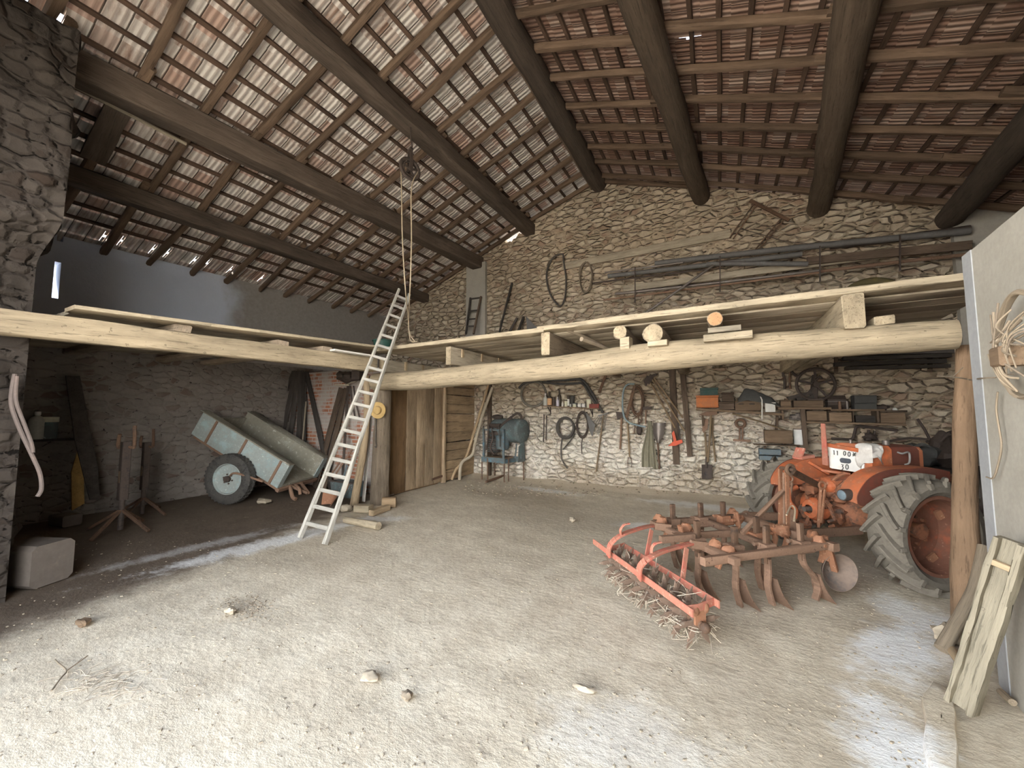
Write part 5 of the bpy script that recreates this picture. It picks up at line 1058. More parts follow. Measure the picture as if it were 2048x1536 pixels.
# ================================================================ blue machine by the gable wall
o = onz(1006, 961); o.z = .06
ax = V((1, -.12, 0)).normalized(); fy = V((ax.y, -ax.x, 0))           # fy points to the front (towards the camera)
if fy.y > 0: fy = -fy
def bm(a, f, z): return o+ax*a+fy*f+V((0, 0, z))
t = thing('spray_machine', 'blue-grey machine with a horizontal tank on a spindly frame by the gable wall', 'machine', o); dpm = depth(o)
mb = MB(); zc = 1.18; Rr = .30; L_ = .44
mb.lathe([(0, -L_-.05), (Rr*.6, -L_-.035), (Rr*.93, -L_), (Rr, -L_+.05), (Rr*1.015, -L_+.06), (Rr*1.015, -L_+.09), (Rr, -L_+.1), (Rr, L_-.10), (Rr*1.015, L_-.09), (Rr*1.015, L_-.06), (Rr, L_-.05), (Rr*.93, L_), (Rr*.6, L_+.035), (0, L_+.05)], bm(.06, -.18, zc), ax, 40); mb.build('tank', M['teal'], t)
for s, f_ in ((-.46, .20), (.16, .20)):
    mb = MB(); mb.beam(bm(s, f_, .45), bm(s, f_, 1.22), .05, .05); mb.build('frame_upright', M['blue'], t)
mb = MB(); mb.beam(bm(-.48, .20, 1.20), bm(.18, .20, 1.20), .05, .04); mb.build('top_rail', M['blue'], t)
for f_ in (.22, -.30): mb = MB(); mb.beam(bm(-.50, f_, .46), bm(.22 if f_ > 0 else .42, f_, .46), .05, .12); mb.build('base_rail', M['blue'], t)
for s in (-.48, .18): mb = MB(); mb.beam(bm(s, -.30, .44), bm(s, .22, .44), .05, .10); mb.build('side_rail', M['blue'], t)
mb = MB(); mb.beam(bm(-.44, -.05, .50), bm(.14, -.05, .50), .42, .04); mb.build('tray', M['crate'], t)
for s, f_ in ((-.50, .22), (-.50, -.30), (.20, .22), (.42, -.30), (-.30, .24), (.24, .10)):
    mb = MB(); mb.tube([bm(s, f_, -.05), bm(s, f_, .50)], .017, 8); mb.build('leg', M['rustd'], t)
mb = MB(); mb.prism([bm(.44, -.32, .42), bm(.44, .0, .42), bm(.44, -.05, .8), bm(.44, -.28, .92)], ax*.015); mb.build('end_plate', M['teal'], t)
for P_ in ([(.30, -.10, .5), (.40, -.02, .86)], [(.46, -.12, .5), (.40, -.2, .88)]): mb = MB(); mb.beam(bm(*P_[0]), bm(*P_[1]), .03, .03); mb.build('strut', M['blue'], t)
mb = MB(); mb.lathe([(.0, 0), (.15, .0), (.17, .1), (.17, .3), (.14, .34), (0, .35)], bm(.0, .02, .72), (0, 0, 1), 24); mb.build('pump_housing', M['blue'], t)
mb = MB(); mb.ball(bm(-.24, .05, .80), .15, (1, .9, 1.5), 16, 10, .5); mb.ball(bm(-.2, .08, 1.12), .10, (1.4, .8, .8), 12, 8, .5); mb.build('engine', M['iron'], t)
mb = MB()
for k in range(7): mb.beam(bm(-.36, .06, .66+.05*k), bm(-.12, .06, .66+.05*k), .30, .012)
mb.build('cooling_fins', M['teal'], t)
for P_, r in (([(-.1, .12, 1.22), (.10, .02, 1.42), (.28, -.05, 1.56), (.38, -.08, 1.62), (.46, -.12, 1.56), (.47, -.14, 1.44)], .028), ([(-.05, .15, 1.22), (.15, .05, 1.42), (.28, .0, 1.50)], .02), ([(-.44, .24, 1.3), (-.40, .26, 1.1), (-.36, .26, .85), (-.38, .25, .6)], .014), ([(-.2, .2, 1.25), (-.14, .24, 1.0), (-.22, .24, .75), (-.1, .24, .6)], .022), ([(.02, .22, 1.3), (.08, .25, 1.15), (.09, .25, .8)], .012), ([(-.3, .2, 1.32), (-.28, .26, 1.0), (-.34, .26, .7)], .018)):
    mb = MB(); mb.tube([bm(*q) for q in P_], r, 8, sub=5); mb.build('hose', M['cord' if r < .015 else 'iron'], t)
mb = MB(); mb.tube([bm(-.35, .1, 1.30), bm(.0, .1, 1.30)], .06, 12, sub=0); mb.ball(bm(-.25, -.1, 1.52), .12, (1.5, .8, .5), 14, 8, .4); mb.build('air_filter', M['iron'], t)
mb = MB(); q0 = onz(972, 966); q0.z = .03; q1 = onz(1008, 955); q1.z = .05; mb.tube([q0, q1], .03, 8); mk('short_bar', mb, M['rustd'], 'short dark bar on the ground under the blue machine', 'bar')
# ================================================================ right foreground
mb = MB(); pb = onz(1938, 1246); pb.z = 0; P_ = [(1938, 1246), (1936, 1150), (1931, 1050), (1930, 950), (1928, 850), (1932, 760), (1934, 692)]
d0 = depth(pb); npl = V((FW.x, FW.y, 0)).normalized(); pts = [pb-V((0, 0, .02))]+[onp(px, py, pb, npl) for px, py in P_[1:]]
mb.tube(pts, [.105, .10, .078, .072, .074, .062, .058], 14, rough=.10, sub=6); mk('right_post', mb, M['postr'], 'brown crooked post under the right end of the log', 'post')
mb = MB(); b_ = onz(1884, 1304); b_.z = .02; tpp = dep(1966, 1092, 3.02); m1, m2 = lerp(b_, tpp, .34), lerp(b_, tpp, .66)
mb.tube([b_, onp(1925, 1227, m1, FW), onp(1950, 1172, m2, FW), tpp], [.042, .04, .038, .034], 12, rough=.1, sub=5); mk('branch_pole', mb, M['twig'], 'bent branch leaning against the end of the plastered wall', 'pole')
wn = V((1, -.107, 0)).normalized(); wp = V((rwx(2.9)-.015, 2.9, 0))
PBm = onz(1926, 1424); PBm.z = .0; PTm = onp(2028, 1082, wp-wn*.06, wn)
t = thing('grooved_plank', 'heavy grooved plank leaning on the right plastered wall', 'plank', PBm)
dl = (PTm-PBm).normalized(); upv = V((-.65, -.75, .2)); xx = dl.cross(upv).normalized(); yy = xx.cross(dl)
for s, w_, h_, dy, nm in ((-.045, .026, .075, .02, 'edge_strip'), (.045, .026, .075, .02, 'edge_strip'), (0, .085, .045, 0, 'plank_board')):
    mb = MB(); mb.beam(PBm+xx*s+yy*dy+V((0, 0, .03)), PTm+xx*s+yy*dy, w_, h_, up=yy, seg=12, rough=.0025); mb.build(nm, M['plankgrey'], t)
mb = MB(); mb.beam(PTm-dl*.14-xx*.035+yy*.04, PTm-dl*.14+xx*.035+yy*.04, .03, .03); mb.build('end_cleat', M['pole'], t)
for i, (a_, b_, r) in enumerate((((1900, 1302), (1926, 1340), .028), ((1905, 1315), (1960, 1330), .022), ((2002, 1390), (2026, 1412), .02))):
    mb = MB(); a1, b1 = onz(*a_), onz(*b_); mb.tube([a1+V((0, 0, r)), b1+V((0, 0, r))], r, 10, rough=.1); mk('short_stick', mb, M['pole' if i < 2 else 'twig'], ['short cut stick beside the foot of the bent branch', 'second cut stick lying under the grooved plank', 'small stick by the foot of the right wall'][i], 'stick')
# vine hoop and bobbin on the plastered wall
def rw(px, py, off=.03): return onp(px, py, wp-wn*off, wn)
t = thing('vine_coil', 'coil of dry vines with a wooden bobbin hung on the right plastered wall', 'vine coil', rw(2040, 700))
c = rw(2052, 690, .05); e1 = wn.cross(V((0, 0, 1))).normalized()
if e1.dot(RT) < 0: e1 = -e1
rr_ = abs((rw(2052, 585)-c).z)
for k in range(4):
    mb = MB(); mb.tube([c+e1*math.cos(q*.628)*rr_*(1+random.uniform(-.05, .04))+V((0, 0, 1))*math.sin(q*.628)*rr_*(1+random.uniform(-.04, .04))-wn*random.uniform(0, .03) for q in range(10)], random.uniform(.006, .011), 7, closed=True, sub=4, rough=.2); mb.build('hoop', M['twig'], t)
cb_ = rw(2024, 712, .09); mb = MB(); mb.box(cb_, .10, .12, .10, math.atan2(e1.y, e1.x)); mb.build('bobbin', M['crate'], t)
for k in range(16):
    a1 = random.uniform(0, 6.28); p1 = c+(e1*math.cos(a1)+V((0, 0, 1))*math.sin(a1))*rr_*random.uniform(.5, .98)-wn*.03; a2 = a1+random.uniform(.8, 2.6); p2 = c+(e1*math.cos(a2)+V((0, 0, 1))*math.sin(a2))*rr_*random.uniform(.3, .95)-wn*.06
    mb = MB(); mb.tube([p1, lerp(p1, cb_, random.uniform(.3, .8))-wn*.05, p2], random.uniform(.003, .006), 6, sub=6); mb.build('vine_strand', M['twig' if k % 3 else 'straw'], t)
mb = MB(); mb.tube([rw(1996, 784, .02), rw(1993, 820, .02), rw(1999, 860, .02), rw(2003, 895, .02), rw(1994, 938, .02), rw(1986, 956, .02), rw(1973, 954, .03)], .005, 6, sub=6, rough=.3); mb.build('hanging_tail', M['twig'], t)
mb = MB(); mb.tube([rw(1992, 755, .015), rw(1960, 757, .03), dep(1944, 760, 2.95), dep(1915, 755, 3.0), dep(1874, 752, 3.02)], .005, 6, sub=5); mb.tube([dep(1905, 754, 3.0), dep(1918, 742, 3.0), dep(1926, 735, 3.0)], .003, 5, sub=3); mb.build('side_shoot', M['straw'], t)
# ---------------------------------------------------------------- loose things on the floor
for i, (px, py, r, lb, mt, scl) in enumerate(((165, 1250, .045, 'small reddish stone lying alone on the floor at the left', 'crate', (1.5, .9, .6)), (740, 1358, .045, 'pale flat stone on the floor in the centre foreground', 'debris', (1.3, 1, .45)), (1145, 1043, .045, 'small stone on the dark floor patch near the back', 'debris', (1, 1, .8)),
        (813, 1398, .03, 'grey pebble in the centre foreground', 'clod', (1.2, 1, .8)), (1168, 1382, .035, 'thin pale stone chip in the right foreground', 'debris', (2, .6, .5)), (1905, 1282, .09, 'lump of rubble at the foot of the brown post', 'debris', (1.2, 1, .6)), (1925, 1268, .07, 'second lump of rubble beside the brown post', 'debris', (1.2, 1, .6)), (460, 1225, .04, 'pale stone near the gravel patch', 'debris', (1.3, 1, .6)))):
    rock(px, py, r, lb, mt, scl)
def scatter(name, label, cat, mat, n, fn, rmin, rmax):
    mb = MB()
    for k in range(n):
        px, py = fn(); p = onz(px, py); r = random.uniform(rmin, rmax)*(.6+.4*random.random()); p.z = hfloor(p.x, p.y)+r*.25
        mb.ball(p, r, (random.uniform(.8, 1.6), random.uniform(.7, 1.2), random.uniform(.4, .8)), 6, 4, .6, Matrix.Rotation(random.uniform(0, 6), 3, 'Z'))
    ob = mk(name, mb, M[mat], label, cat); ob['kind'] = 'stuff'; return ob
scatter('gravel', 'crumbs of earth and grit strewn over the floor', 'grit', 'debris', 1700, lambda: (random.uniform(0, 1900), 1080+450*random.random()**1.3), .003, .011)
scatter('gravel', 'patch of fine gravel left of the floor centre', 'gravel', 'clod', 300, lambda: (random.gauss(495, 28), random.gauss(1210, 14)), .003, .011)
scatter('rubble', 'crumbled rubble along the foot of the gable wall', 'rubble', 'clod', 420, lambda: (random.uniform(930, 1560), 968+.06*(0)+random.uniform(-6, 22)), .01, .035)
mb = MB()
for k in range(110):
    px, py = random.gauss(205, 45), random.gauss(1365, 16); p = onz(px, py); a_ = random.uniform(0, 3.14); l_ = random.uniform(.02, .07); d_ = V((math.cos(a_), math.sin(a_), random.uniform(-.1, .2)))*l_; p.z = hfloor(p.x, p.y)+.006; mb.tube([p-d_, p+V((0, 0, .004)), p+d_], .0016, 4)
o_ = mk('straw_litter', mb, M['drystraw'], 'litter of straw and twigs on the floor at the lower left', 'litter'); o_['kind'] = 'stuff'
mb = MB(); tw = [onz(px, py) for px, py in ((103, 1384), (122, 1358), (133, 1344), (118, 1330), (110, 1322))]
for q in tw: q.z += .008
mb.tube(tw, .005, 6, sub=4); q = onz(175, 1315); q.z = .012; mb.tube([tw[2], lerp(tw[2], q, .5), q], .004, 6, sub=3); mk('forked_twig', mb, M['twig'], 'forked dry twig on the floor at the lower left', 'twig')

mb = MB(); P_ = [onz(px, py) for px, py in ((1866, 1369), (1880, 1374), (1896, 1387), (1906, 1410), (1913, 1436), (1912, 1470), (1917, 1505), (1916, 1560), (1868, 1560), (1846, 1500), (1852, 1450), (1843, 1405))]
n_ = len(P_); c_ = sum(P_, V((0, 0, 0)))/n_; rs_ = []
for k_, z_ in ((1.0, -.03), (1.0, .022), (.93, .034), (.7, .038), (.35, .036), (.04, .037)): rs_.append([c_+(q-c_)*k_+V((0, 0, z_+.006*noise.noise(q*6+V((k_, 0, 0))))) for q in P_])
mb.rings(rs_, rs_, caps=False); mk('broken_slab', mb, M['floor'], 'broken earthen slab edge in the lower right foreground', 'slab')
# ================================================================ tractor
fa = V((.81, .586, 0)).normalized(); fb = V((fa.y, -fa.x, 0))
TO = V((1.25, 5.89, 0))
def tq(a, b, c): return TO+fa*a+fb*b+V((0, 0, c))
t = thing('tractor', 'old orange tractor parked facing the back right corner', 'tractor', TO)
def trbox(a0, a1, b0, b1, c0, c1, name, mat, par=None, ch=None): mb = MB(); mb.beam(tq(a0, (b0+b1)/2, (c0+c1)/2), tq(a1, (b0+b1)/2, (c0+c1)/2), b1-b0, c1-c0, ch=ch); return mb.build(name, M[mat], par or t)
def farm_wheel(c, out, Rt, wd, lugs=17):
    e = bpy.data.objects.new('rear_wheel' if Rt > .5 else 'front_wheel', None); COL.objects.link(e); e.parent = t; e.location = c-TO; e['_w'] = tuple(c); e.empty_display_size = .1
    h = wd/2; out = V(out).normalized(); x = out.cross(V((0, 0, 1))).normalized(); y = out.cross(x); Rc = Rt-.035
    mb = MB(); mb.lathe([(Rt*.69, -h*.75), (Rt*.76, -h*1.0), (Rc*.92, -h*1.02), (Rc*.975, -h*.85), (Rc, -h*.45), (Rc*1.01, 0), (Rc, h*.45), (Rc*.975, h*.85), (Rc*.92, h*1.02), (Rt*.76, h*1.0), (Rt*.69, h*.75)], c, out, 56, closed=True)
    if Rt > .5:
        for k in range(lugs):
            for s in (-1, 1):
                a0 = 2*math.pi*(k+(.5 if s > 0 else 0))/lugs; P = []
                for q in range(5):
                    u = q/4; an = a0+LUGD*.36*u; rr = Rt*(1-.035*u*u)-.012; P.append(c+(x*math.cos(an)+y*math.sin(an))*rr+out*s*h*(.0+1.0*u))
                for q in range(4):
                    d = (P[q]-c); d -= out*d.dot(out); mb.beam(P[q], P[q+1]+(P[q+1]-P[q])*.06, .036-.003*q, .066, up=d.normalized(), ch=.006)
                d = P[4]-c; d -= out*d.dot(out); d.normalize(); mb.beam(P[4], P[4]-d*Rt*.10+out*s*.004, .04, .035, up=out)
    mb.build('tyre', M['rubber'], e)
    mb = MB(); k_ = .66
    mb.lathe([(Rt*.685, -h*.80), (Rt*.695, -h*.55), (Rt*.60, -h*.45), (Rt*.60, h*.45), (Rt*.695, h*.55), (Rt*.685, h*.80), (Rt*.63, h*.78), (Rt*.60, h*.4), (Rt*.59, -h*.80), (Rt*.42, -h*.92), (Rt*.18, -h*.75), (0, -h*.75), (0, -h*.85), (Rt*.44, -h*1.0), (Rt*.59, -h*.9), (Rt*.63, -h*.78)], c, out, 48, caps=False); mb.build('rim', M['rimred'], e)
    mb = MB(); mb.cyl(c-out*h*.7, c-out*h*.2, Rt*.14, 18)
    for q in range(8): an = q*math.pi/4; mb.cyl(c+(x*math.cos(an)+y*math.sin(an))*Rt*.24-out*h*.65, c+(x*math.cos(an)+y*math.sin(an))*Rt*.24-out*h*.45, .016, 6)
    mb.build('hub', M['grease'], e)
    if Rt > .5:
        mb = MB()
        for q in range(4): an = q*math.pi/2+.5; d = x*math.cos(an)+y*math.sin(an); mb.beam(c+d*Rt*.50-out*h*.5, c+d*Rt*.60-out*h*.4, .09, .03, up=out)
        mb.build('rim_lug', M['rusto'], e)
    return e
LUGD = 1
RWR, RWH, TRK = .545, .31, .78
farm_wheel(tq(0, TRK, RWR-.005), fb, RWR, RWH); farm_wheel(tq(0, -TRK, RWR-.005), -fb, RWR, RWH)
farm_wheel(tq(1.45, .56, .33), fb, .335, .17); farm_wheel(tq(1.45, -.56, .33), -fb, .335, .17)
for s in (-1, 1):
    mb = MB(); mb.lathe([(.16, .14), (.165, .18), (.15, .2), (.13, .34), (.135, .36), (.155, .37), (.155, .42), (.12, .43), (.11, .58), (.0, .58)], tq(0, 0, .545), fb*s, 28, caps=False); mb.build('axle_housing', M['grease'], t)
    mb = MB(); mb.lathe([(.165, .37), (.17, .38), (.17, .44), (.10, .45), (.10, .56)], tq(0, 0, .545), fb*s, 28, caps=False); mb.build('axle_flange', M['orange'], t)
mb = MB(); mb.ball(tq(.0, 0, .60), .25, (1, 1, 1.05), 24, 14, .15); mb.beam(tq(0, 0, .60), tq(1.0, 0, .66), .34, .36, seg=4, rough=.006, ch=.06); mb.build('gearbox', M['grease'], t)
trbox(.9, 1.5, -.18, .18, .42, .95, 'engine', 'grease', ch=.04)
mb = MB(); mb.beam(tq(1.45, -.5, .38), tq(1.45, .5, .38), .08, .09); mb.build('front_axle', M['orange'], t)
# tank and hood
H0, HB = .10, .245
mb = MB(); prof = [(-HB, 1.03), (-HB, 1.24), (-HB+.04, 1.31), (-.1, 1.335), (.1, 1.335), (HB-.03, 1.32), (HB, 1.28), (HB, 1.10), (HB-.05, 1.03)]
mb.prism([tq(H0, b, c) for b, c in prof], fa*.26); mb.build('fuel_tank', M['orange'], t)
mb = MB(); mb.prism([tq(H0+.27, b*.97, c-.015) for b, c in prof], fa*.36); mb.build('hood', M['maroon_shade'], t)
mb = MB(); mb.prism([tq(H0+.63, b*.97, c-.02) for b, c in prof], fa*.05); mb.build('grille', M['orange'], t)
mb = MB(); mb.tube([tq(H0+.34, HB+.0, 1.25), tq(H0+.34, HB+.045, 1.24), tq(H0+.42, HB+.05, 1.25), tq(H0+.43, HB+.04, 1.14), tq(H0+.42, HB, 1.11)], .010, 8, sub=4); mb.build('bonnet_catch', M['galv'], t)
mb = MB(); mb.cyl(tq(H0+.40, .08, 1.30), tq(H0+.40, .08, 1.37), .035, 14); mb.cyl(tq(H0+.04, -.02, 1.32), tq(H0+.04, -.02, 1.375), .015, 10); mb.build('filler_cap', M['steel'], t)
# white number panel on the rear of the tank: lettering as painted in the photograph
HN = fa; HP0 = tq(H0-.015, 0, 0)
def hp(px, py, off=0): return onp(px, py, HP0-fa*off, HN)
Zp = lambda x, y, off=0: hp(1600+x/7.68, 860+y/7.68, off)
mb = MB(); mb.prism([Zp(432, 250), Zp(455, 575), Zp(490, 590), Zp(880, 650), Zp(925, 640), Zp(930, 560), Zp(905, 440), Zp(870, 330), Zp(885, 320)], fa*.012)
pan = mb.build('number_panel', M['white'], t)
mb = MB(); mb.beam(Zp(425, 228, .01), Zp(900, 312, .01), .03, .045, up=(0, 0, 1)); mb.build('panel_top_rail', M['orange'], t)
mb = MB(); mb.prism([Zp(945, 510), Zp(985, 518), Zp(978, 610), Zp(948, 605)], fa*.01); mb.build('white_patch', M['white'], t)
def stroke(P, r=.0048, closed=False, nm='numeral'):
    mb = MB(); mb.tube([Zp(x, y, .006) for x, y in P], r, 6, closed=closed); mb.build(nm, M['ink'], pan)
for x, y in ((522, 312), (574, 320)): stroke([(x-12, y+6), (x, y), (x+2, y+68)])
for x, y, rx, ry in ((685, 358, 17, 32), (754, 372, 18, 34), (722, 568, 19, 36)): stroke([(x+rx*math.cos(k*.5236), y+ry*math.sin(k*.5236)) for k in range(12)], .0048, True)
stroke([(815, 345), (850, 405)]); stroke([(852, 350), (812, 402)]); stroke([(808, 378), (860, 372)])
stroke([(636, 530), (664, 534), (650, 560), (664, 572), (660, 600), (644, 610)])
mb = MB(); ov = []
for k in range(20):
    an = 2*math.pi*k/20; cx_ = 692+(62 if math.cos(an) > 0 else -62)*.75+36*math.cos(an); ov.append(Zp(cx_, 472+.12*(cx_-692)+38*math.sin(an), .012))
mb.prism(ov, fa*.01); mb.build('oval_plate', M['plate_dark'], pan)
# steering column stub, upright bar, seat-side fittings
mb = MB(); mb.beam(onp(1651, 930, tq(.02, -.30, 0), fa), onp(1646, 847, tq(-.02, -.30, 0), fa), .07, .02, up=fa, seg=3, taper=.75); mb.build('upright_bar', M['red'], t)
mb = MB(); mb.beam(tq(.02, -.3, .98), tq(.2, -.1, .96), .08, .03); mb.beam(tq(-.12, -.36, 1.08), tq(.08, -.28, .94), .07, .03); mb.build('foot_bracket', M['orange'], t)
# fenders
FP = [(-.475, .79), (-.47, .86), (-.41, .95), (-.32, 1.03), (-.20, 1.085), (-.05, 1.115), (.15, 1.12), (.45, 1.12), (.66, 1.08)]
for s in (-1, 1):
    mb = MB(); P2, _ = smooth_path([V((a, c, 0)) for a, c in FP], .1, 4)
    mb.sheet([[tq(p.x, s*(.36+.19*u), p.y-.02*abs(u-.5)*(1 if u > .9 else 0)) for u in (0, .25, .5, .75, 1)] for p in P2], .008*s); mb.build('fender', M['orange'], t)
    mb = MB(); sk = [tq(p.x, s*.548, p.y-.004) for p in P2]; mb.prism(sk+[tq(.66, s*.548, .72), tq(.30, s*.548, .70), tq(-.05, s*.548, .70), tq(-.30, s*.548, .72), tq(-.45, s*.548, .76)], fb*s*.008); mb.build('fender_side', M['maroon_shade'], t)
    if s < 0:
        mb = MB(); mb.prism([tq(p.x, -.352, p.y-.004) for p in P2]+[tq(.66, -.352, .86), tq(.25, -.352, .84), tq(-.10, -.352, .80), tq(-.36, -.352, .80)], fb*-.006); mb.build('fender_inner_panel', M['orange'], t)
mb = MB(); lc = tq(-.52, .45, .845); mb.lathe([(0, -.02), (.055, -.02), (.06, 0), (.06, .07), (.04, .09), (0, .09)], lc, fa, 24); mb.build('rear_lamp', M['iron'], t)
mb = MB(); mb.lathe([(0, -.028), (.035, -.026), (.052, -.018), (.052, -.01)], lc, fa, 24); mb.build('lamp_lens', M['lens'], t)
mb = MB(); mb.beam(tq(-.16, -.46, 1.12), tq(.02, -.46, 1.14), .15, .04); mb.beam(tq(-.16, -.46, 1.12), tq(-.10, -.46, 1.24), .13, .02); mb.build('fender_bracket', M['red'], t)
# seat pan, lift housing and linkage at the back
mb = MB(); mb.beam(tq(-.30, .02, .86), tq(.12, .02, .90), .30, .12, ch=.03); mb.ball(tq(-.24, .02, .86), .11, (1, 1.4, .9), 16, 10, .2); mb.build('lift_cover', M['orange'], t)
random.seed(21)
mb = MB()
for k in range(26): mb.ball(tq(-.30+random.uniform(-.10, .10), random.uniform(-.20, .22), random.uniform(.34, .86)), random.uniform(.025, .075), (1, random.uniform(.7, 1.5), random.uniform(.6, 1.5)), 9, 6, .5)
for k in range(12): p_ = tq(-.36+random.uniform(-.06, .06), random.uniform(-.22, .22), random.uniform(.36, .8)); mb.beam(p_, p_+V((random.uniform(-.08, .08), random.uniform(-.08, .08), random.uniform(-.18, .18))), .028, .03)
mb.build('rear_castings', M['grease'], t)
mb = MB(); mb.lathe([(.05, 0), (.10, .01), (.125, .05), (.125, .16), (.08, .18)], tq(-.44, -.05, .58), fa, 22, caps=False); mb.build('pto_guard', M['orange'], t); mb = MB(); mb.cyl(tq(-.5, -.05, .58), tq(-.2, -.05, .58), .03, 12); mb.build('pto_shaft', M['steel'], t)
mb = MB(); mb.tube([tq(-.34, -.30, .78), tq(-.44, -.30, .74), tq(-.48, -.27, .62), tq(-.42, -.25, .52), tq(-.44, -.25, .42)], .028, 8, sub=5); mb.build('link_guard', M['orange'], t)
for b_, mt in ((.10, 'rusto'), (-.33, 'rust')):
    mb = MB(); mb.beam(tq(-.42, b_, .86), tq(-.50, b_+.02, .42), .028, .028); mb.beam(tq(-.42, b_+.05, .84), tq(-.50, b_+.06, .48), .02, .02); mb.torus(tq(-.42, b_+.02, .88), fb, .04, .012, 16, 6); mb.build('lift_rod', M[mt], t)
for b_ in (-.34, .34):
    mb = MB(); mb.beam(tq(-.12, b_*.8, .42), tq(-.98, b_*1.05, .44), .035, .09, up=(0, 0, 1), seg=3, rough=.003); mb.torus(tq(-1.0, b_*1.05, .44), fb, .05, .016, 18, 6); mb.build('lower_link', M['rust'], t)
mb = MB(); mb.tube([tq(-.28, .05, .80), tq(-.26, .12, .95), tq(-.18, .18, 1.02)], .022, 8, sub=4); mb.tube([tq(-.25, .2, .75), tq(-.35, .24, .84), tq(-.3, .3, .95)], .03, 8, sub=4); mb.build('control_lever', M['grease'], t)
# rag thrown over the rear corner of the tank
random.seed(5); g = []
for i in range(18):
    q = i/17; row = []
    for j in range(16):
        u = j/15; w_ = -.16+.27*u; cr = noise.noise(V((u*3.2, q*3.2, 1)))*.03+noise.noise(V((u*7, q*7, 4)))*.015; out_ = .012+max(0, cr+.01)
        if q < .25: k = q/.25; bb, aa = min(HB-.02, HB+w_*.9), H0+max(0, w_); p_ = tq(aa+.10*(1-k)*(1 if w_ < 0 else .3), bb-.10*(1-k)*(1 if w_ >= 0 else .2), 1.342+abs(cr)*.5)
        else:
            k = (q-.25)/.75; z_ = 1.335-(.205+.05*math.sin(u*5.5+.8)+.02*math.sin(u*15))*k
            p_ = tq(H0-out_, HB+w_, z_) if w_ < -.02 else (tq(H0+w_, HB+out_, z_) if w_ > .02 else tq(H0-out_*.6+.006, HB+out_*.6, z_))
        row.append(p_)
    g.append(row)
mb = MB(); mb.sheet(g, .005); mk('rag', mb, M['rag'], 'crumpled whitish rag draped over the tractor tank', 'rag', ang=70)
# ================================================================ cultivator behind the tractor
ZB = .50
def cz(px, py, z=ZB): return onz(px, py, z)
ct = thing('cultivator', 'rusty spring-tine cultivator hitched behind the orange tractor', 'cultivator', onz(1500, 1160))
def cbar(a, b, w, h, name, mat, up=(0, 0, 1), seg=3, par=None): mb = MB(); mb.beam(a, b, w, h, up=up, seg=seg, rough=.002, ch=.008); return mb.build(name, M[mat], par or ct)
Rl, Rr2 = cz(1308, 1047), cz(1455, 1116); Fl, Fr = cz(1480, 1033), cz(1655, 1090)
cbar(Rl, Fl, .065, .065, 'side_bar', 'rust'); cbar(Rr2+(Rr2-Fr).normalized()*.25, Fr, .065, .065, 'side_bar', 'rust')
cbar(Rl+(Rl-Rr2).normalized()*.03, Rr2+(Rr2-Rl).normalized()*.10, .06, .06, 'cross_bar', 'rust'); cbar(Fl, Fr+(Fr-Fl).normalized()*.08, .07, .07, 'cross_bar', 'rust')
M1, M2 = cz(1345, 1073), cz(1560, 1060); cbar(M1, M2, .06, .06, 'middle_bar', 'rust')
cbar(lerp(Rl, Fl, .55), lerp(Rr2, Fr, .5), .06, .06, 'cross_bar', 'rust')
cd = (Fl-Rl).normalized(); cw = (Rr2-Rl).normalized()
def shank(px, py, kind, top=.20, share=True, mat='rust'):
    p = cz(px, py); e = bpy.data.objects.new('tine', None); COL.objects.link(e); e.parent = ct; e['_w'] = tuple(p); e.location = p-V(ct['_w']); e.empty_display_size = .05
    mb = MB(); mb.beam(p+V((0, 0, -.12)), p+V((0, 0, top)), .052, .034, up=cw, seg=2, rough=.001); mb.build('stem', M['rustd' if kind == 's' else 'rust'], e)
    mb = MB(); mb.beam(p-cd*.055+V((0, 0, .0)), p+cd*.055, .10, .10, up=(0, 0, 1)); mb.cyl(p-cd*.09-cw*.05+V((0, 0, .035)), p+cd*.08-cw*.05+V((0, 0, .035)), .018, 10); mb.cyl(p-cd*.09+cw*.05-V((0, 0, .03)), p+cd*.08+cw*.05-V((0, 0, .03)), .018, 10); mb.build('clamp', M[mat], e)
    mb = MB(); L = [p+V((0, 0, -.06)), p+V((0, 0, -.16))+cd*.02, p+V((0, 0, -.28))+cd*.13, V((p.x, p.y, .13))+cd*.17, V((p.x, p.y, .02))+cd*.13] if kind == 'curve' else [p+V((0, 0, -.08)), p+V((0, 0, -.2)), V((p.x, p.y, .18))-cd*.01, V((p.x, p.y, .03))+cd*.03]
    L, _ = smooth_path(L, .1, 4)
    for q in range(len(L)-1): mb.beam(L[q], L[q+1]+(L[q+1]-L[q])*.05, .058, .026, up=cd, ch=.003)
    mb.build('curved_tine', M['rust'], e)
    if share:
        b0 = L[-1]; g = []
        for i in range(6):
            u = i/5; z = .25-.245*u; g.append([V((b0.x, b0.y, z))+cd*(.03+.10*u*u)+cw*((v-.5)*.15*(.5+.7*u)) for v in (0, .25, .5, .75, 1)])
        mb = MB(); mb.sheet(g, .008); mb.build('share', M['rust'], e)
for (px, py, k, m_) in ((1346, 1046, 's', 'rust'), (1402, 1043, 's', 'rust'), (1447, 1040, 's', 'rusto'), (1395, 1086, 's', 'rust'), (1470, 1100, 's', 'rust'), (1514, 1076, 's', 'rusto'), (1534, 1098, 's', 'rust'), (1602, 1092, 'curve', 'rust')): shank(px, py, k, mat=m_)
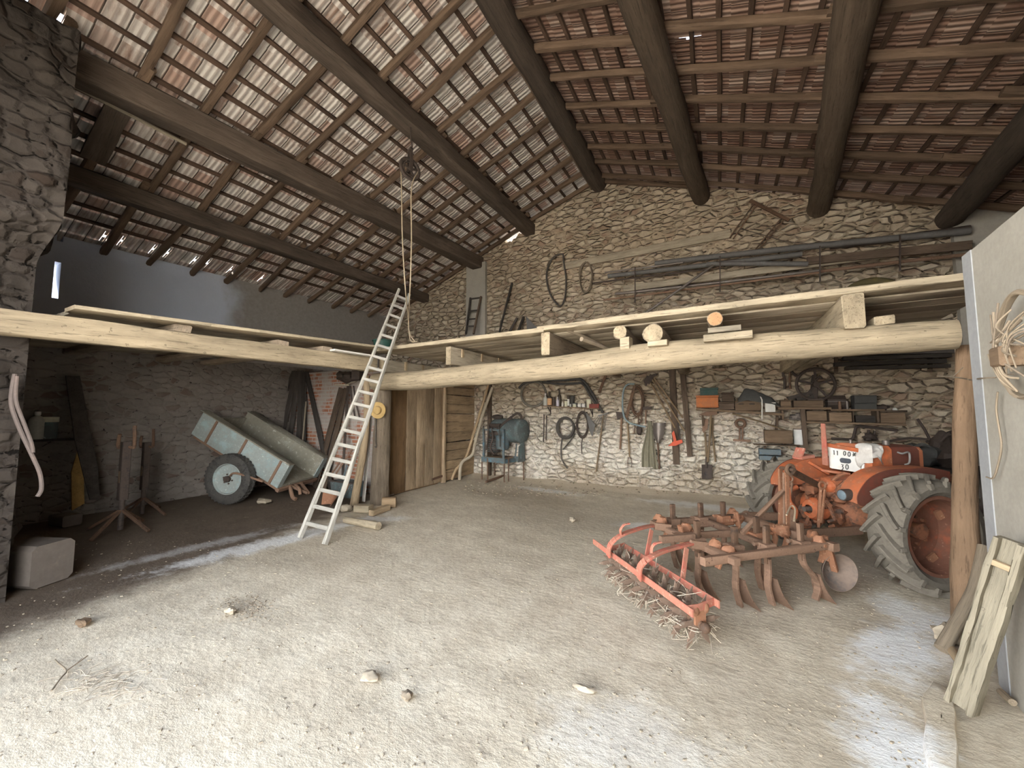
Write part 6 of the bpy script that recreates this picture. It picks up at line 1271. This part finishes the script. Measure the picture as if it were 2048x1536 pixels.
# headstock
mp = cz(1566, 1060); tp1 = onp(1559, 936, mp, npl); 
for px0, px1 in ((1561, 1561), (1576, 1573)): cbar(onp(px0, 1056, mp, npl), onp(px1, 938, mp, npl), .06, .012, 'mast_plate', 'rusto', up=cw)
cbar(onp(1568, 1050, mp+cd*.04, npl), onp(1568, 945, mp+cd*.04, npl), .05, .03, 'mast_web', 'rust', up=cw)
mb = MB(); a_ = onp(1575, 938, mp, npl); mb.cyl(a_-cw*.08, a_+cw*.08, .02, 12); mb.torus(a_+cw*.03, cw, .045, .018, 20, 8); mb.build('top_pin', M['rustd'], ct)
cbar(onp(1565, 982, mp, npl), cz(1484, 1066, .54), .04, .04, 'brace', 'rust')
mb = MB(); mb.beam(a_, tq(-.30, -.02, .84), .05, .06, seg=2); mb.build('top_link', M['rustd'], ct)
mb = MB(); mb.prism([onp(1566, 1075, mp-cw*.0, npl), onp(1592, 1070, mp, npl), onp(1586, 1020, mp, npl), onp(1578, 1018, mp, npl)], cd*.02); mb.build('gusset', M['rust'], ct)
for px, py in ((1552, 1062), (1566, 1066), (1638, 1088), (1626, 1078), (1455, 1104), (1430, 1096), (1372, 1062), (1318, 1042), (1322, 1050), (1475, 1036), (1465, 1030)):
    p = cz(px, py, ZB+.01); mb = MB(); mb.ball(p+V((0, 0, random.uniform(-.02, .03))), .055, (1, .7, random.uniform(.9, 1.5)), 10, 7, .35); mb.ball(p+cd*.05, .035, (1, 1, 1), 8, 6, .3); mb.cyl(p-cw*.06, p+cw*.06, .016, 8); mb.build('clamp_bracket', M['rusto'], ct)
for px, py, zz in ((1545, 1066, .49), (1568, 1068, .48), (1650, 1092, .47), (1434, 1106, .47), (1328, 1052, .5), (1472, 1040, .52), (1360, 1070, .5), (1640, 1096, .44)):
    p = cz(px, py, zz); mb = MB(); L_, _ = smooth_path([p+V((0, 0, .09)), p+cd*.02, p-V((0, 0, .06))+cd*.03, p-V((0, 0, .13))], .1, 3)
    for q in range(len(L_)-1): mb.beam(L_[q], L_[q+1]+(L_[q+1]-L_[q])*.05, .055, .03, up=cd, ch=.008)
    mb.cyl(p-cd*.05, p+cd*.07, .017, 8); mb.build('shackle', M['rusto'], ct)
p = cz(1536, 1086, .52); mb = MB()
for k in range(7): mb.torus(p+V((.012*math.sin(k*2), .012*math.cos(k*3), -.03*k+.04)), (math.cos(k*1.5), math.sin(k*1.5), .2), .022, .006, 12, 5)
mb.build('chain', M['rustd'], ct)
mb = MB(); mb.tube([cz(1573, 1030, .70), cz(1582, 1012, .75), cz(1590, 1018, .74), cz(1588, 1042, .66)], .008, 6, sub=4); mb.build('loop_wire', M['rope'], ct)
mb = MB(); c_ = onp(1679, 1145, Fr+cd*.12, npl); nrm_ = (C0-c_); nrm_.z = 0; nrm_.normalize(); nrm_ = Matrix.Rotation(R(40), 3, 'Z') @ nrm_; nrm_ = (nrm_+V((0, 0, .05))).normalized()
rd = 36*depth(c_)/F; mb.lathe([(0, -.13), (rd*.3, -.118), (rd*.65, -.075), (rd*.92, -.010), (rd, .008), (rd*.985, .010), (rd*.62, -.066), (rd*.3, -.106), (0, -.118)], c_, nrm_, 40, caps=False); mb.lathe([(0, -.12), (.03, -.12), (.03, -.09), (0, -.085)], c_, nrm_, 16); mb.build('disc_blade', M['disc'], ct)
mb = MB(); mb.beam(c_-nrm_*.05, Fr+V((0, 0, .02)), .05, .04); mb.build('disc_arm', M['rusto'], ct)
# ================================================================ spiked roller behind the cultivator
hr = thing('spiked_roller', 'red-framed spiked roller full of straw, behind the cultivator', 'roller', onz(1300, 1190))
def hb(pts, w, h, name, mat='red', z=None, up=(0, 0, 1)):
    mb = MB(); P = [onz(px, py, zz) for px, py, zz in pts]
    if len(P) > 2: P, _ = smooth_path(P, .1, 4)
    for i in range(len(P)-1): mb.beam(P[i], P[i+1]+(P[i+1]-P[i])*.04, w, h, up=up, ch=.004)
    return mb.build(name, M[mat], hr)
ZR = .33
A1, A2 = onz(1212, 1102, ZR), onz(1374, 1219, ZR); B1, B2 = onz(1248, 1091, ZR), onz(1428, 1203, ZR)
hb([(1187, 1083, ZR), (1374, 1219, ZR)], .012, .055, 'frame_rail'); hb([(1248, 1091, ZR), (1428, 1203, ZR)], .012, .055, 'frame_rail')
hb([(1374, 1219, ZR), (1396, 1216, ZR), (1428, 1203, ZR)], .012, .055, 'end_plate'); hb([(1212, 1100, ZR), (1248, 1091, ZR)], .012, .055, 'end_plate')
hw = (A2-A1).normalized()
for arm in ([(1217, 1112, .33), (1221, 1088, .46), (1245, 1069, .54), (1290, 1054, .55), (1313, 1051, .53)], [(1279, 1158, .33), (1280, 1134, .46), (1297, 1117, .54), (1330, 1101, .56), (1382, 1087, .55)]): hb(arm, .022, .055, 'lift_arm', up=hw)
for a_, b_ in (((1303, 1060, .53), (1293, 1113, .33)), ((1373, 1096, .54), (1365, 1160, .33))): hb([a_, b_], .05, .012, 'arm_strut', up=hw)
for hk_ in ([(1259, 1047, .66), (1248, 1050, .65), (1241, 1060, .60), (1242, 1070, .54)], [(1322, 1084, .64), (1309, 1088, .63), (1303, 1098, .59), (1304, 1112, .54)]): hb(hk_, .012, .03, 'hook', up=hw)
hb([(1381, 1088, .55), (1412, 1092, .52)], .03, .07, 'arm_socket', 'rust'); hb([(1309, 1052, .54), (1340, 1056, .52)], .03, .07, 'arm_socket', 'rust'); hb([(1321, 1079, .56), (1385, 1074, .56)], .05, .06, 'rear_tongue', 'rust')
S1 = lerp(A1, B1, .5); S2 = lerp(A2, B2, .45); S1.z = S2.z = .205; ax_ = (S2-S1).normalized(); S1 -= ax_*.02
mb = MB(); mb.cyl(S1, S2+ax_*.04, .028, 14); mb.ball(S2+ax_*.05, .036, (1, 1, 1), 14, 10); mb.build('roller_shaft', M['rustd'], hr)
mb = MB(); e2 = lerp(A2, B2, .45)
for s in (-.05, .05): mb.ball(e2+ax_*.0+(B2-A2).normalized()*s+V((0, 0, -.02)), .032, (1, 1, 1.3), 10, 7)
mb.beam(e2+V((0, 0, -.02)), S2, .09, .02, up=ax_); mb.build('bearing', M['rusto'], hr)
ux = ax_.cross(V((0, 0, 1))).normalized(); NS = 17; SL_ = (S2-S1).length
for k in range(NS):
    c_ = S1+ax_*(SL_*(k+.5)/NS); mb = MB()
    for q in range(6):
        an = q*math.pi/3+k*.52; d_ = ux*math.cos(an)+V((0, 0, 1))*math.sin(an); P = [c_+d_*.02, c_+d_*.09, c_+d_*.15, c_+d_*.20]
        for i, w_ in enumerate((.040, .042, .030)): mb.beam(P[i], P[i+1], w_, .012, up=ax_, taper=.9 if i < 2 else .15, ch=.002)
    mb.build('spike_star', M['dusty'], hr)
random.seed(3); mb = MB()
for k in range(330):
    s = random.random(); an = random.uniform(3.0, 6.4) if k % 6 else random.uniform(0, 6.28); d_ = ux*math.cos(an)+V((0, 0, 1))*math.sin(an); p_ = S1+ax_*(SL_*s)+d_*random.uniform(.05, .19)-ux*0
    tg = (ax_*random.gauss(0, 1)+ux*random.gauss(0, 1)+V((0, 0, random.gauss(-.4, .6)))).normalized(); l_ = random.uniform(.04, .12); P = [p_-tg*l_, p_+V((random.gauss(0, .015), random.gauss(0, .015), random.gauss(0, .015))), p_+tg*l_]
    for q in P: q.z = max(q.z, .006)
    mb.tube(P, random.uniform(.0016, .0034), 4, sub=3)
o_ = mb.build('tangled_straw', M['drystraw'], hr); o_['kind'] = 'stuff'; o_['label'] = 'pale dry straw and stems wound round the spikes'

# nails and pegs for what hangs on the gable wall
HUNG = ('vine_hoop', 'rope_hank', 'wall_board', 'saw_blade', 'white_strip', 'sheet_metal_piece', 'bit_holder', 'red_splitting_axe', 'iron_bracket', 'axe', 'olive_cloth', 'pitchfork', 'cable_coil', 'cord_coil', 'rake', 'pick', 'hoe', 'hammer', 'shovel', 'spade', 'pickaxe', 'mattock', 'harness_straps', 'grey_blue_tube', 'iron_rack', 'bicycle_tyre', 'brown_bar', 'iron_pincers', 'pulley_block', 'iron_clamp', 'crank_handle', 'black_hose')
bpy.context.view_layer.update()
for o_ in list(COL.objects):
    if o_.get('category') and o_.name.split('.')[0] in HUNG:
        ms = [o_] if o_.type == 'MESH' else [c_ for c_ in o_.children if c_.type == 'MESH']
        best = max(((m_.matrix_world @ v_.co) for m_ in ms for v_ in m_.data.vertices), key=lambda v_: v_.z)
        mb = MB(); mb.cyl(V((best.x, YB+.03, best.z-.012)), V((best.x, best.y-.02, best.z-.008)), .007, 8); mb.build('nail', M['iron'], o_)
